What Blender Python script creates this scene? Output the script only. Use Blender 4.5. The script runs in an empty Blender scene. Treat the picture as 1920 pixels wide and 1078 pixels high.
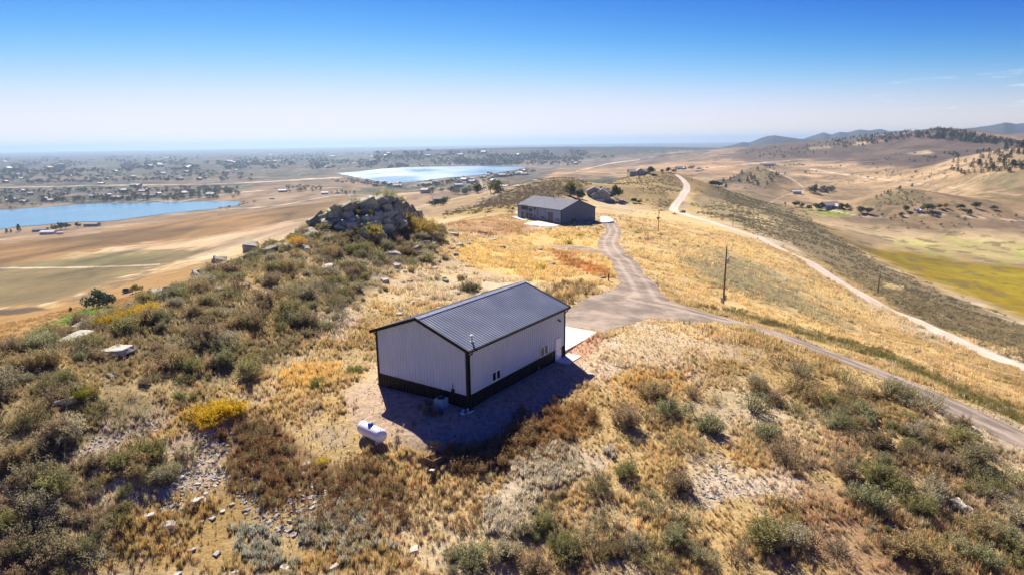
import bpy, bmesh, math, random
import numpy as np
from mathutils import Vector, Matrix, Euler

# ---------------------------------------------------------------- camera, sky, sun, exposure
W0, H0, FPX = 1920.0, 1078.0, 1200.0
HZ = 267.0                                   # true horizon row at the middle of the picture
PITCH = math.atan((H0 / 2 - HZ) / FPX)
ROLL = math.atan(0.0135)
sc = bpy.context.scene
COL = sc.collection
cP, sP, cR, sR = math.cos(PITCH), math.sin(PITCH), math.cos(ROLL), math.sin(ROLL)
CF = np.array([0, cP, -sP])
_r0 = np.array([1.0, 0, 0]); _u0 = np.array([0, sP, cP])
CR = cR * _r0 - sR * _u0
CU = sR * _r0 + cR * _u0
cam = bpy.data.cameras.new('camera')
cam.sensor_width = 36.0
cam.lens = 36.0 * FPX / W0
cam.clip_start = 0.5
cam.clip_end = 200000.0
camo = bpy.data.objects.new('camera', cam)
COL.objects.link(camo)
camo.matrix_world = Matrix(((CR[0], CU[0], -CF[0], 0), (CR[1], CU[1], -CF[1], 0), (CR[2], CU[2], -CF[2], 0), (0, 0, 0, 1)))
sc.camera = camo

SUN_EL, SUN_AZ = math.radians(41.0), math.radians(-18.0)      # azimuth from +Y, positive to the right
sdir = Vector((math.sin(SUN_AZ) * math.cos(SUN_EL), math.cos(SUN_AZ) * math.cos(SUN_EL), math.sin(SUN_EL)))
sl = bpy.data.lights.new('sun', 'SUN')
sl.energy = 5.0
sl.angle = math.radians(0.5)
sl.color = (1.0, 0.90, 0.76)
so = bpy.data.objects.new('sun', sl)
so.rotation_euler = (-sdir).to_track_quat('-Z', 'Y').to_euler()
COL.objects.link(so)

EXPOSURE = 1.0
SKYGAIN = 10.0 / 2 ** EXPOSURE
world = bpy.data.worlds.new('World')
sc.world = world
world.use_nodes = True
wt = world.node_tree
wt.nodes.clear()
def wn(t, **k):
    n = wt.nodes.new(t)
    for a, v in k.items(): setattr(n, a, v)
    return n
sky = wn('ShaderNodeTexSky', sky_type='NISHITA', sun_disc=False, sun_elevation=SUN_EL, sun_rotation=SUN_AZ,
         altitude=1800, air_density=1.0, dust_density=0.2, ozone_density=3.0)
# a clear autumn sky, deep blue aloft and white at the horizon: each channel of the sky texture on its own contrast curve
sep = wn('ShaderNodeSeparateColor'); com = wn('ShaderNodeCombineColor')
bg = wn('ShaderNodeBackground')
bg.inputs['Strength'].default_value = 0.10
wo = wn('ShaderNodeOutputWorld')
wt.links.new(sky.outputs[0], sep.inputs[0])
def wmath(op, a, b):
    n = wn('ShaderNodeMath', operation=op)
    for i, v in enumerate((a, b)):
        if isinstance(v, (int, float)): n.inputs[i].default_value = v
        else: wt.links.new(v, n.inputs[i])
    return n.outputs[0]
for k, (pw, kk, fl) in enumerate(((5.2, 1100.0, .02), (4.7, 215.0, .27), (1.0, None, 2.1))):
    s_ = wmath('MULTIPLY', sep.outputs[k], 0.05)
    if kk is None: v_ = wmath('MINIMUM', wmath('MULTIPLY', s_, fl), .97)
    else:      # soft shoulder towards white at the horizon, plus a little of the plain sky
        x_ = wmath('MULTIPLY', wmath('POWER', s_, pw), kk); lg = wmath('DIVIDE', x_, wmath('ADD', x_, 1.0))
        v_ = wmath('ADD', wmath('MULTIPLY', lg, .97), wmath('MULTIPLY', wmath('MULTIPLY', s_, fl), wmath('SUBTRACT', 1.0, lg)))
    wt.links.new(wmath('MULTIPLY', v_, SKYGAIN), com.inputs[k])
# a few thin clouds low over the hills on the right
tcw = wn('ShaderNodeTexCoord'); spx = wn('ShaderNodeSeparateXYZ'); wt.links.new(tcw.outputs['Generated'], spx.inputs[0])
mpw = wn('ShaderNodeMapping'); mpw.inputs['Scale'].default_value = (9, 9, 70); mpw.inputs['Location'].default_value = (2.3, .4, 1.1); wt.links.new(tcw.outputs['Generated'], mpw.inputs['Vector'])
nzw = wn('ShaderNodeTexNoise'); nzw.inputs['Scale'].default_value = 1.6; nzw.inputs['Detail'].default_value = 7.0; nzw.inputs['Roughness'].default_value = .62; wt.links.new(mpw.outputs[0], nzw.inputs['Vector'])
def wmr(v, a, b, c, d):
    n = wn('ShaderNodeMapRange'); wt.links.new(v, n.inputs[0])
    for i, q in enumerate((a, b, c, d)): n.inputs[1 + i].default_value = q
    return n.outputs[0]
def wmul(a, b):
    n = wn('ShaderNodeMath', operation='MULTIPLY'); wt.links.new(a, n.inputs[0]); wt.links.new(b, n.inputs[1]); return n.outputs[0]
cl = wmul(wmul(wmr(nzw.outputs['Fac'], .57, .72, 0, .7), wmr(spx.outputs['X'], .42, .56, 0, 1)), wmul(wmr(spx.outputs['Z'], .018, .035, 0, 1), wmr(spx.outputs['Z'], .062, .085, 1, 0)))
mxw = wn('ShaderNodeMix', data_type='RGBA'); wt.links.new(cl, mxw.inputs[0]); wt.links.new(com.outputs[0], mxw.inputs[6]); mxw.inputs[7].default_value = (1.0 * SKYGAIN, 1.0 * SKYGAIN, 1.0 * SKYGAIN, 1)
SKYOUT = mxw.outputs[2]
wt.links.new(SKYOUT, bg.inputs['Color'])
wt.links.new(bg.outputs[0], wo.inputs['Surface'])

sc.view_settings.view_transform = 'Standard'
sc.view_settings.look = 'None'
sc.view_settings.gamma = 1.0
sc.view_settings.use_curve_mapping = False
sc.view_settings.exposure = EXPOSURE
sc.cycles.use_denoising = True
sc.cycles.max_bounces = 6
sc.cycles.diffuse_bounces = 3
sc.cycles.transparent_max_bounces = 12
sc.cycles.volume_bounces = 1

# ---------------------------------------------------------------- projection helpers (photo pixel <-> place)
def ray(px, py):
    u = (np.asarray(px, float) - W0 / 2) / FPX
    v = (np.asarray(py, float) - H0 / 2) / FPX
    return CF + u[..., None] * CR - v[..., None] * CU if np.ndim(u) else CF + u * CR - v * CU
def at_z(px, py, z):
    d = ray(px, py); return d * (z / d[2])
def at_r(px, py, r):
    d = ray(px, py); return d * (r / math.hypot(d[0], d[1]))
def project(x, y, z):
    P = np.stack([x, y, z], -1)
    f = P @ CF
    f = np.where(f < 0.05, 0.05, f)
    return W0 / 2 + FPX * (P @ CR) / f, H0 / 2 - FPX * (P @ CU) / f

# ---------------------------------------------------------------- numpy noise
def _h(xi, yi, seed):
    h = (xi.astype(np.int64) * 374761393 + yi.astype(np.int64) * 668265263 + seed * 974634777) & 0xffffffff
    h = ((h ^ (h >> 13)) * 1274126177) & 0xffffffff
    h = ((h ^ (h >> 16)) * 2246822519) & 0xffffffff
    return ((h ^ (h >> 15)) & 0xffff) / 65535.0
def vnoise(x, y, seed=0):
    x = np.asarray(x, float); y = np.asarray(y, float)
    xi = np.floor(x); yi = np.floor(y); fx = x - xi; fy = y - yi
    fx = fx * fx * (3 - 2 * fx); fy = fy * fy * (3 - 2 * fy)
    a = _h(xi, yi, seed); b = _h(xi + 1, yi, seed); c = _h(xi, yi + 1, seed); d = _h(xi + 1, yi + 1, seed)
    return (a + (b - a) * fx) * (1 - fy) + (c + (d - c) * fx) * fy
def fbm(x, y, oc=4, seed=0, gain=0.5):
    s = 0; a = 1.0; t = 0
    for k in range(oc):
        s = s + a * vnoise(x * 2 ** k + 17.3 * k, y * 2 ** k - 9.1 * k, seed + k); t += a; a *= gain
    return s / t
def sstep(a, b, x):
    t = np.clip((x - a) / (b - a), 0, 1); return t * t * (3 - 2 * t)
# ---------------------------------------------------------------- the terrain: heights at surveyed points, thin-plate interpolated in (bearing, log distance)
PADZ = -19.0
_c = []
def cz(px, py, z):
    p = at_z(px, py, z); _c.append((p[0], p[1], z))
def cr(px, py, r):
    p = at_r(px, py, r); _c.append((p[0], p[1], p[2]))
def ch(px, r, z):
    d = ray(px, 400); a = math.atan2(d[0], d[1]); _c.append((r * math.sin(a), r * math.cos(a), z))
# yard of the near building and slopes round it
for px, py, z in [(879,768,-19),(712,722,-19),(1059,667,-19),(900,640,-19),(800,835,-19.6),(725,790,-19.3),(1000,790,-19.4),(1109,700,-19),
    (700,812,-19.6),(815,862,-20.2),(960,1000,-21),(960,1078,-21.6),(500,1078,-22),(500,900,-20.8),(200,1078,-21.5),(0,1078,-20.4),
    (0,900,-17.9),(0,760,-16),(200,800,-17.6),(350,700,-17.3),(350,850,-19.6),(600,650,-18.4),(620,760,-19.3),(200,680,-16.1),
    (1540,652,-21.6),(1700,712,-22.2),(1920,822,-22.5),(1500,800,-20.6),(1400,900,-21.0),(1700,900,-21.8),(1900,1000,-23),
    (1900,1078,-23.5),(1600,1078,-22.5),(1300,1078,-22),(1200,800,-20),(1300,500,-26.5),(1300,450,-34.5),(1450,560,-28),(1600,640,-26),
    (1800,720,-27),(1920,770,-27),(1920,695,-40),(1640,570,-44),(1490,480,-46),(1400,440,-48),(1280,398,-50)]: cz(px, py, z)
for px, py in [(1015,428),(985,421),(1050,426),(1018,434),(1140,412),(1130,406),(1100,425),(965,411)]: cz(px, py, -34.05)
# the hogback crest on the left with its outcrop, and the saddle behind
for px, py, r in [(0,658,62),(100,632,65),(200,600,68),(300,560,74),(400,515,84),(500,466,98),(600,420,112),(690,396,119),(755,404,122),
    (500,560,70),(650,480,95),(750,450,105),(810,425,118),(870,460,120),(650,560,75),(850,530,85),(1000,520,95),(1000,470,130),(900,440,150),
    (850,420,160),(1100,470,135),(1090,445,180),(955,440,205),(900,412,225),(1052,422,266),(972,409,294),(1126,416.5,275),(1050,400,320),
    (1190,515,100),(1148,468,135),(1140,445,185),(1148,428,225),(1200,560,82),(1130,590,71),(1250,600,72),(1200,640,60),(1250,700,53.5),
    (1350,650,63),(1400,617,71),(1356,572,108),(1240,436,280),(1285,358,640),(1275,335,700),(1268,385,530),(1282,365,590),(1268,328,720),
    (1230,322,720),(1120,374,520),(1180,345,630),(1100,388,420),(1200,400,400),(890,388,430),(940,365,470),(1000,346,510),(1060,334,545),
    (1110,345,565),(980,378,400),(150,590,260),(1410,313,1100),(1690,352,850),(1850,305,1150),(1780,300,1500),(1920,300,1050),
    (1500,300,2300),(1600,305,2050),(1700,312,1800),(1650,276,2500),(1400,277,3700),(1500,268,3300),(1600,258,2950),(1700,247,2750),
    (1750,241,2700),(1800,248,2550),(1850,259,2400),(1920,269,2250)]: cr(px, py, r)
for px, py, z in [(850,385,-66),(780,397,-60),(850,358,-86),(700,346,-106),(800,343,-115),(0,612,-55),(300,520,-68),(420,470,-75),(0,500,-92),
    (200,480,-90),(400,440,-86),(550,400,-84),(0,440,-113),(200,425,-116),(400,405,-113),(450,385,-119),(620,372,-102),
    (1500,440,-58),(1600,500,-62),(1700,560,-62),(1800,600,-60),(1900,640,-56),(1450,400,-58),(1400,370,-60),(1340,352,-54),
    (1600,462,-80),(1750,537,-82),(1920,607,-84),(1500,395,-76),(1800,500,-86),(1920,520,-86),(1700,430,-85),(1850,430,-83),(1900,400,-78),
    (1560,385,-80),(1520,360,-82),(1450,332,-78),(1465,348,-76),(1360,345,-70),(1640,378,-80),(1745,378,-80),(1600,330,-79),(1500,312,-77),
    (1700,332,-73),(1800,345,-66),(1900,345,-56),(1000,350,-104),(1100,316,-92),(1250,297,-80),(1000,321,-113),(1330,310,-80)]: cz(px, py, z)
for px, r, z in [(0,85,-26),(0,130,-40),(200,98,-28),(300,106,-28),(400,122,-29),(400,190,-47),(500,132,-26),(500,210,-46),(600,160,-27),(600,255,-48),
    (690,165,-25),(690,285,-50),(760,165,-24),(760,300,-46),(1230,900,-62),(1230,1300,-86),(1000,720,-78),(900,620,-76),(1060,850,-84),
    (1410,1500,-76),(1690,1050,-82),(1750,4200,-60),(1600,4400,-72),(1900,3300,-60),(1450,5200,-92),(1960,2600,-20),(2050,3300,-60)]: ch(px, r, z)
for px in (-1500, -500, 0, 300, 600, 900, 1150, 1400, 1700, 2000, 2600, 3500):
    ch(px, 7000, -118); ch(px, 16000, -128); ch(px, 60000, -138)
for px in (-1500, -500, 0, 200, 400, 600, 800, 1000): ch(px, 1500, -120); ch(px, 3200, -118)
for px in (-700, -300): ch(px, 50, -19); ch(px, 110, -36); ch(px, 300, -70)
for px in (2250, 2700): ch(px, 60, -24); ch(px, 130, -38); ch(px, 300, -75); ch(px, 900, -60); ch(px, 2300, -30)
for a in (110, 150, 180, 210, 250):
    for r, z in ((20, -22.5), (80, -26), (400, -50), (3000, -100), (30000, -140)):
        _c.append((r * math.sin(math.radians(a)), r * math.cos(math.radians(a)), z))
for a in range(0, 360, 30): _c.append((12 * math.sin(math.radians(a)), 12 * math.cos(math.radians(a)), -22.0))
_c = np.array(_c)
def dom(x, y):
    r = np.hypot(x, y); a = np.arctan2(x, y)
    return np.stack([a, np.log(np.maximum(r, 1.0))], -1)
def _phi(d2): return 0.5 * d2 * np.log(d2 + 1e-12)
_D = dom(_c[:, 0], _c[:, 1]); _n = len(_D)
_A = np.zeros((_n + 3, _n + 3))
_A[:_n, :_n] = _phi(((_D[:, None] - _D[None]) ** 2).sum(-1)) + np.eye(_n) * 1e-4
_A[:_n, _n] = 1; _A[:_n, _n + 1:] = _D
_A[_n:, :_n] = _A[:_n, _n:].T
_wts = np.linalg.solve(_A, np.concatenate([_c[:, 2], [0, 0, 0]]))
def tps(x, y):
    Q = dom(x, y); out = np.empty(len(Q))
    for i in range(0, len(Q), 20000):
        q = Q[i:i + 20000]
        d2 = ((q[:, None, :] - _D[None]) ** 2).sum(-1)
        out[i:i + 20000] = _phi(d2) @ _wts[:_n] + _wts[_n] + q @ _wts[_n + 1:]
    return out
# grid
AZ = np.concatenate([np.arange(-180, -50, 3.0), np.arange(-50, -45, 0.5), np.arange(-45, 45, 0.1), np.arange(45, 50, 0.5), np.arange(50, 180.1, 3.0)])
LR = np.concatenate([np.linspace(math.log(9), math.log(24), 20)[:-1], np.arange(math.log(24), math.log(2800), 0.007), np.linspace(math.log(2800), math.log(32000), 170)])
NA, NR = len(AZ), len(LR)
AZr = np.radians(AZ)
# coarse evaluation, then refined by linear interpolation (the surface is smooth)
AZc = np.radians(np.concatenate([np.arange(-180, -50, 5.0), np.arange(-50, 50, 0.5), np.arange(50, 181, 5.0)]))
LRc = np.linspace(LR[0], LR[-1], 420)
_ga, _gl = np.meshgrid(AZc, LRc)
_z = tps((np.exp(_gl) * np.sin(_ga)).ravel(), (np.exp(_gl) * np.cos(_ga)).ravel()).reshape(_ga.shape)
def bil(Zg, ax, ly, a, l):
    i = np.clip(np.searchsorted(ax, a) - 1, 0, len(ax) - 2); j = np.clip(np.searchsorted(ly, l) - 1, 0, len(ly) - 2)
    fa = np.clip((a - ax[i]) / (ax[i + 1] - ax[i]), 0, 1); fl = np.clip((l - ly[j]) / (ly[j + 1] - ly[j]), 0, 1)
    return (Zg[j, i] * (1 - fa) + Zg[j, i + 1] * fa) * (1 - fl) + (Zg[j + 1, i] * (1 - fa) + Zg[j + 1, i + 1] * fa) * fl
GA, GL = np.meshgrid(AZr, LR)
GR = np.exp(GL)
GX, GY = GR * np.sin(GA), GR * np.cos(GA)
GZ = bil(_z, AZc, LRc, GA.ravel(), GL.ravel()).reshape(GA.shape)

# polygons and lines
def poly_sd(P, x, y):
    """signed distance to a polygon (negative inside)"""
    P = np.asarray(P, float); d = np.full(x.shape, 1e18); ins = np.zeros(x.shape, bool)
    for (ax, ay), (bx, by) in zip(P, np.roll(P, -1, 0)):
        ex, ey = bx - ax, by - ay
        t = np.clip(((x - ax) * ex + (y - ay) * ey) / (ex * ex + ey * ey + 1e-12), 0, 1)
        d = np.minimum(d, (x - ax - t * ex) ** 2 + (y - ay - t * ey) ** 2)
        c = ((ay > y) != (by > y)) & (x < (bx - ax) * (y - ay) / (by - ay + 1e-12) + ax)
        ins ^= c
    return np.where(ins, -np.sqrt(d), np.sqrt(d))
def line_d(P, x, y):
    P = np.asarray(P, float); d = np.full(x.shape, 1e18); w = np.zeros(x.shape)
    for k in range(len(P) - 1):
        (ax, ay), (bx, by) = P[k, :2], P[k + 1, :2]
        ex, ey = bx - ax, by - ay
        t = np.clip(((x - ax) * ex + (y - ay) * ey) / (ex * ex + ey * ey + 1e-12), 0, 1)
        dd = (x - ax - t * ex) ** 2 + (y - ay - t * ey) ** 2
        if P.shape[1] > 2: w = np.where(dd < d, P[k, 2] + t * (P[k + 1, 2] - P[k, 2]), w)
        d = np.minimum(d, dd)
    return np.sqrt(d), w
def smooth_line(P, n=10):
    P = np.asarray(P, float); out = []
    Q = np.vstack([2 * P[0] - P[1], P, 2 * P[-1] - P[-2]])
    for k in range(1, len(Q) - 2):
        for t in np.linspace(0, 1, n, endpoint=False):
            a, b, c, d = Q[k - 1], Q[k], Q[k + 1], Q[k + 2]
            out.append(0.5 * ((2 * b) + (-a + c) * t + (2 * a - 5 * b + 4 * c - d) * t * t + (-a + 3 * b - 3 * c + d) * t ** 3))
    out.append(P[-1]); return np.array(out)

# lakes lie dead flat
LZ1, LZ2, LZ3 = -119.5, -117.5, -121.0
def zpoly(pp, z): return np.array([at_z(a, b, z)[:2] for a, b in pp])
LAKE1 = zpoly([(-260,462),(-120,447),(0,431),(60,424),(130,417),(210,414),(280,405),(350,397.5),(410,391.5),(446,385),(452,379.5),(420,377.8),(340,379),(250,380.5),(190,381.5),(130,385),(60,390.5),(0,395),(-120,404),(-260,412)], LZ1)
LAKE2 = zpoly([(634,325.5),(655,330),(668,333),(690,337),(712,341),(738,344),(765,342.5),(800,338),(835,334),(870,331),(905,327.5),(940,323),(965,319),(985,314.8),(960,313),(900,312.3),(830,312.8),(770,314),(720,317),(680,321)], LZ2)
LAKE3 = zpoly([(170,300.4),(200,299.2),(262,298.6),(240,300.2)], LZ3)
for LP, z in ((LAKE1, LZ1), (LAKE2, LZ2)):
    for row in range(NR):
        pass
    R1 = np.hypot(LP[:, 0], LP[:, 1])
    m = (GR > R1.min() * 0.8) & (GR < R1.max() * 1.3) & (GY > 0)
    sd = poly_sd(LP, GX[m], GY[m])
    k = 1 - sstep(5, 260, sd)
    GZ[m] = GZ[m] * (1 - k) + (z - 0.6) * k
# far ridges: butte, blue ranges
def ridge(prof, r0, slope, nz):
    """prof: (px, py) crest line in the photo, crest distance r0, falling at slope on both sides"""
    global GZ
    P = np.array([(math.atan2(at_r(a, b, r0)[0], at_r(a, b, r0)[1]), at_r(a, b, r0)[2]) for a, b in prof])
    zc = np.interp(GA, P[:, 0], P[:, 1], left=-400, right=-400)
    w = fbm(GX / (r0 * 0.02), GY / (r0 * 0.02), 4, 31) - 0.5
    zz = zc - np.abs(GR - r0) * slope + w * nz * np.clip(np.abs(GR - r0) / (r0 * .02), 0, 1)
    GZ = np.where((GR > r0 * 0.7) & (GR < r0 * 1.4), np.maximum(GZ, zz), GZ)
ridge([(1340,280),(1375,272),(1392,267),(1405,268),(1425,260),(1440,255.5),(1452,254),(1465,256),(1500,261),(1560,263),(1650,266)], 5600, 0.16, 30)
ridge([(1460,280),(1500,262),(1530,252),(1545,247),(1560,251),(1575,246),(1590,247.5),(1612,242),(1630,243),(1650,241),(1668,246),(1690,243),(1720,246),(1760,244),(1800,240),(1840,236),(1860,233),(1885,227),(1905,230),(1960,226),(2100,235)], 7000, 0.22, 60)
ridge([(1800,280),(1840,263),(1870,257),(1900,252),(1930,249),(2000,246),(2100,255)], 5200, 0.14, 16)
ridge([(700,284),(1000,276),(1100,276),(1180,275.5),(1300,276.5),(1370,279)], 5000, 0.05, 10)
# relief
_rel = (fbm(GX / 9, GY / 9, 3, 3) - .5) * 0.55 + (fbm(GX / 34, GY / 34, 2, 7) - .5) * 0.9
_rel += ((fbm(GX / 140, GY / 140, 3, 11) - .5) * 7.0) * sstep(300, 700, GR) * (1 - sstep(5000, 9000, GR) * .6)
_rel *= sstep(26, 40, GR) * .7 + .3
_pad = np.array([at_z(a, b, PADZ)[:2] for a, b in [(690,740),(880,800),(1125,690),(1240,600),(1110,550),(900,600)]])
_m = GR < 200
_k = np.ones_like(GZ); _k[_m] = sstep(0, 7, poly_sd(_pad, GX[_m], GY[_m]))
_pad2 = np.array([at_z(a, b, -34)[:2] for a, b in [(955,405),(1060,390),(1155,404),(1152,420),(1100,428),(1018,436),(985,430)]])
_m = (GR > 150) & (GR < 420) & (GY > 0); _k[_m] = np.minimum(_k[_m], sstep(0, 25, poly_sd(_pad2, GX[_m], GY[_m])))
_k2 = np.ones_like(GZ)
for LP in (LAKE1, LAKE2):
    R1 = np.hypot(LP[:, 0], LP[:, 1]); m = (GR > R1.min() * 0.8) & (GR < R1.max() * 1.3) & (GY > 0)
    _k2[m] = np.minimum(_k2[m], sstep(10, 150, poly_sd(LP, GX[m], GY[m])))
GZ += _rel * _k * _k2
GZ = np.where(_k < 1, GZ, GZ)
def ground(x, y):
    x = np.atleast_1d(np.asarray(x, float)); y = np.atleast_1d(np.asarray(y, float))
    return bil(GZ, AZr, LR, np.arctan2(x, y), np.log(np.hypot(x, y)))
def gz(x, y): return float(ground(x, y)[0])
_rs = np.exp(np.linspace(math.log(22), math.log(30000), 4500))
def hit(px, py, rmin=22):
    """first place on the terrain seen at a photo pixel"""
    d = ray(px, py); h = math.hypot(d[0], d[1])
    rs = _rs[_rs >= rmin]
    z = ground(d[0] / h * rs, d[1] / h * rs)
    k = np.argmax(d[2] / h * rs <= z)
    if k == 0: return None
    r = rs[k]
    return np.array([d[0] / h * r, d[1] / h * r, z[k]])
PX, PY = project(GX, GY, GZ)
PX = np.where(GY > 1, PX, -9999)
# ---------------------------------------------------------------- land cover: ground colours (grass, soil, scrub, fields; far ridges tinted with haze blue)
N1 = fbm(GX / 3.0, GY / 3.0, 4, 41); N2 = fbm(GX / 22, GY / 22, 4, 43); N3 = fbm(GX / 120, GY / 120, 4, 47); N4 = fbm(GX / 600, GY / 600, 4, 53)
def mixc(a, b, k): return np.asarray(a) * (1 - k[..., None]) + np.asarray(b) * k[..., None]
C = np.zeros(GX.shape + (3,))
GOLD, PALE, DIRT, OCH = (.50, .365, .165), (.52, .43, .28), (.45, .36, .26), (.36, .25, .10)
C[:] = mixc(GOLD, PALE, sstep(.40, .62, N2))
C[:] = mixc(C, OCH, sstep(.55, .75, fbm(GX / 13, GY / 13, 3, 59)) * .7)
C[:] = mixc(C, DIRT, sstep(.58, .72, N1) * .5)
# far country by default: brown grassland with darker tracts
kf = sstep(420, 800, GR)
far = mixc((.23, .155, .09), (.33, .24, .145), sstep(.4, .6, N3))
far = mixc(far, (.185, .135, .095), sstep(.5, .66, N4) * .7)
C[:] = mixc(C, far, kf)
kff = sstep(2500, 5000, GR)
st = fbm(GX / 700, GY / 260, 4, 61)
C[:] = mixc(C, mixc((.10, .08, .065), (.035, .04, .042), sstep(.38, .56, st)), kff * .92)
# patchwork of fields on the plain, with pale tracks between some of them
def cells(ang, sx_, sy_, seed, r0, r1):
    u = GX * math.cos(ang) + GY * math.sin(ang) + (fbm(GX / 300, GY / 300, 2, seed) - .5) * sx_ * .5; v = -GX * math.sin(ang) + GY * math.cos(ang)
    i, j = np.floor(u / sx_), np.floor(v / sy_); e = np.minimum(np.minimum(u - i * sx_, (i + 1) * sx_ - u), np.minimum(v - j * sy_, (j + 1) * sy_ - v))
    return _h(i, j, seed), _h(i, j, seed + 9), e, sstep(r0, r0 * 1.3, GR) * (1 - sstep(r1, r1 * 1.3, GR)) * (PX < 1330)
for ang, sx_, sy_, sd_, r0, r1 in ((.25, 190, 130, 3, 1150, 9000), (.1, 520, 330, 5, 2500, 14000)):
    h1, h2, e, kk = cells(ang, sx_, sy_, sd_, r0, r1)
    pal_ = np.array([(.27, .20, .12), (.13, .12, .06), (.20, .145, .085), (.07, .075, .045), (.33, .25, .16), (.10, .085, .06)])[(h1 * 5.99).astype(int)]
    C[:] = mixc(C, pal_, kk * (h2 > .35) * .55)
    C[:] = mixc(C, (.40, .33, .25), kk * (e < 3.5 + GR * .0006) * (h2 > .55) * .6)
C[:] = C * (1 - np.array([.5, .44, .34]) * (sstep(1250, 2200, GR) * (PX < 1250))[..., None])
# tree cover as a speckled darkening of the plain's own vegetation
spk = fbm(GX / 26, GY / 26, 3, 87); bel = fbm(GX / 520, GY / 190, 3, 89)
C[:] = mixc(C, (.045, .052, .035), sstep(1250, 1500, GR) * (PX < 1330) * sstep(.44, .54, spk) * sstep(.32, .48, bel) * .95)
jx = (fbm(GX / GR * 60, np.log(GR) * 60, 3, 67) - .5)
def paint(pp, col, soft=6, rmin=20, rmax=1e5, op=1.0, jit=10, tex=None):
    pp = np.asarray(pp, float)
    x0, y0 = pp.min(0) - soft - jit - 4; x1, y1 = pp.max(0) + soft + jit + 4
    m = (PX > x0) & (PX < x1) & (PY > y0) & (PY < y1) & (GR > rmin) & (GR < rmax)
    if not m.any(): return
    sd = poly_sd(pp, PX[m], PY[m]) + jx[m] * 2 * jit
    k = (1 - sstep(-soft, soft, sd)) * op
    if tex is not None: k = k * tex[m]
    C[m] = C[m] * (1 - k[:, None]) + np.asarray(col) * k[:, None]
T1 = sstep(.38, .62, N1); T2 = sstep(.4, .6, N2); T3 = sstep(.4, .6, N3)
# left valley
paint([(-100,470),(0,455),(150,440),(400,400),(500,392),(640,372),(640,400),(560,420),(400,445),(200,478),(0,510),(-100,520)], (.20,.115,.04), 6, 300)
paint([(-100,520),(0,505),(100,487),(230,462),(330,455),(420,440),(560,412),(640,395),(620,420),(500,450),(380,480),(250,520),(-100,545)], (.46,.33,.20), 5, 300, tex=.3+.7*T3)
paint([(-100,525),(0,497),(70,490),(150,478),(330,468),(400,466),(330,495),(230,520),(130,560),(60,575),(-100,590)], (.175,.135,.06), 5, 300)
paint([(40,500),(160,480),(330,470),(390,468),(300,492),(150,500)], (.15,.15,.05), 10, 300, op=.55, tex=T3)
paint([(-100,585),(0,575),(100,570),(160,545),(260,520),(420,480),(330,550),(200,600),(0,665),(-100,700)], (.33,.20,.07), 6, 150, 700)
paint([(95,606),(150,583),(200,572),(240,580),(190,598),(140,612)], (.13,.22,.03), 4, 150, 600, jit=4)
paint([(110,568),(180,540),(250,515),(300,508),(240,532),(160,565)], (.15,.11,.06), 4, 200, 800, jit=5, tex=.4+.6*T1)
paint([(-50,584),(70,575),(95,580),(40,588),(-50,596)], (.10,.07,.04), 2, 200, 800, jit=2)
# country between the ridge and the second lake
paint([(420,400),(560,380),(700,350),(640,330),(500,345),(400,372)], (.23,.155,.09), 8, 600, op=.8)
paint([(520,418),(640,385),(760,372),(900,360),(900,372),(760,388),(640,400)], (.36,.25,.14), 4, 400, op=.6, tex=T3)
paint([(760,410),(800,395),(900,360),(960,345),(900,375),(880,400)], (.29,.20,.11), 6, 300, op=.7)
# tan benches beyond the hill
paint([(1010,345),(1040,322),(1100,314),(1180,311),(1300,300),(1400,296),(1400,335),(1300,330),(1200,324),(1080,332)], (.36,.235,.125), 6, 1100)
paint([(1020,350),(1100,330),(1200,322),(1200,330),(1100,338)], (.27,.19,.11), 4, 1000, op=.5)
paint([(860,296),(1000,300),(1100,300),(1250,290),(1380,284),(1380,296),(1200,309),(1080,312),(1000,318),(900,300)], (.20,.15,.12), 6, 2500, op=.7)
# scrub hill left of the road hill
paint([(830,405),(890,384),(940,360),(1000,342),(1060,330),(1130,340),(1120,352),(1090,365),(1000,378),(960,392),(880,396)], (.165,.125,.065), 4, 250, 800)
paint([(1100,335),(1130,335),(1180,330),(1240,322),(1275,330),(1285,360),(1262,394),(1200,382),(1120,362)], (.27,.20,.085), 4, 400, 900, tex=.55+.45*T2)
paint([(1000,350),(1140,335),(1240,328),(1180,338),(1100,350)], (.47,.34,.14), 4, 450, 900, op=.6, tex=T2)
paint([(1290,335),(1400,360),(1500,410),(1500,440),(1400,420),(1290,396)], (.40,.28,.11), 6, 400, 900, op=.8)
paint([(1310,345),(1420,400),(1380,420),(1300,380)], (.20,.155,.07), 5, 400, 900, op=.8, tex=T2)
# field below the outcrop: reddish bare ground
paint([(800,410),(880,398),(970,402),(985,420),(1030,432),(960,447),(900,455),(840,430)], (.40,.25,.12), 8, 150, 330, tex=.5+.5*T2)
paint([(800,395),(900,388),(970,390),(960,402),(850,410)], (.30,.21,.06), 5, 150, 400, op=.8)
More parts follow.
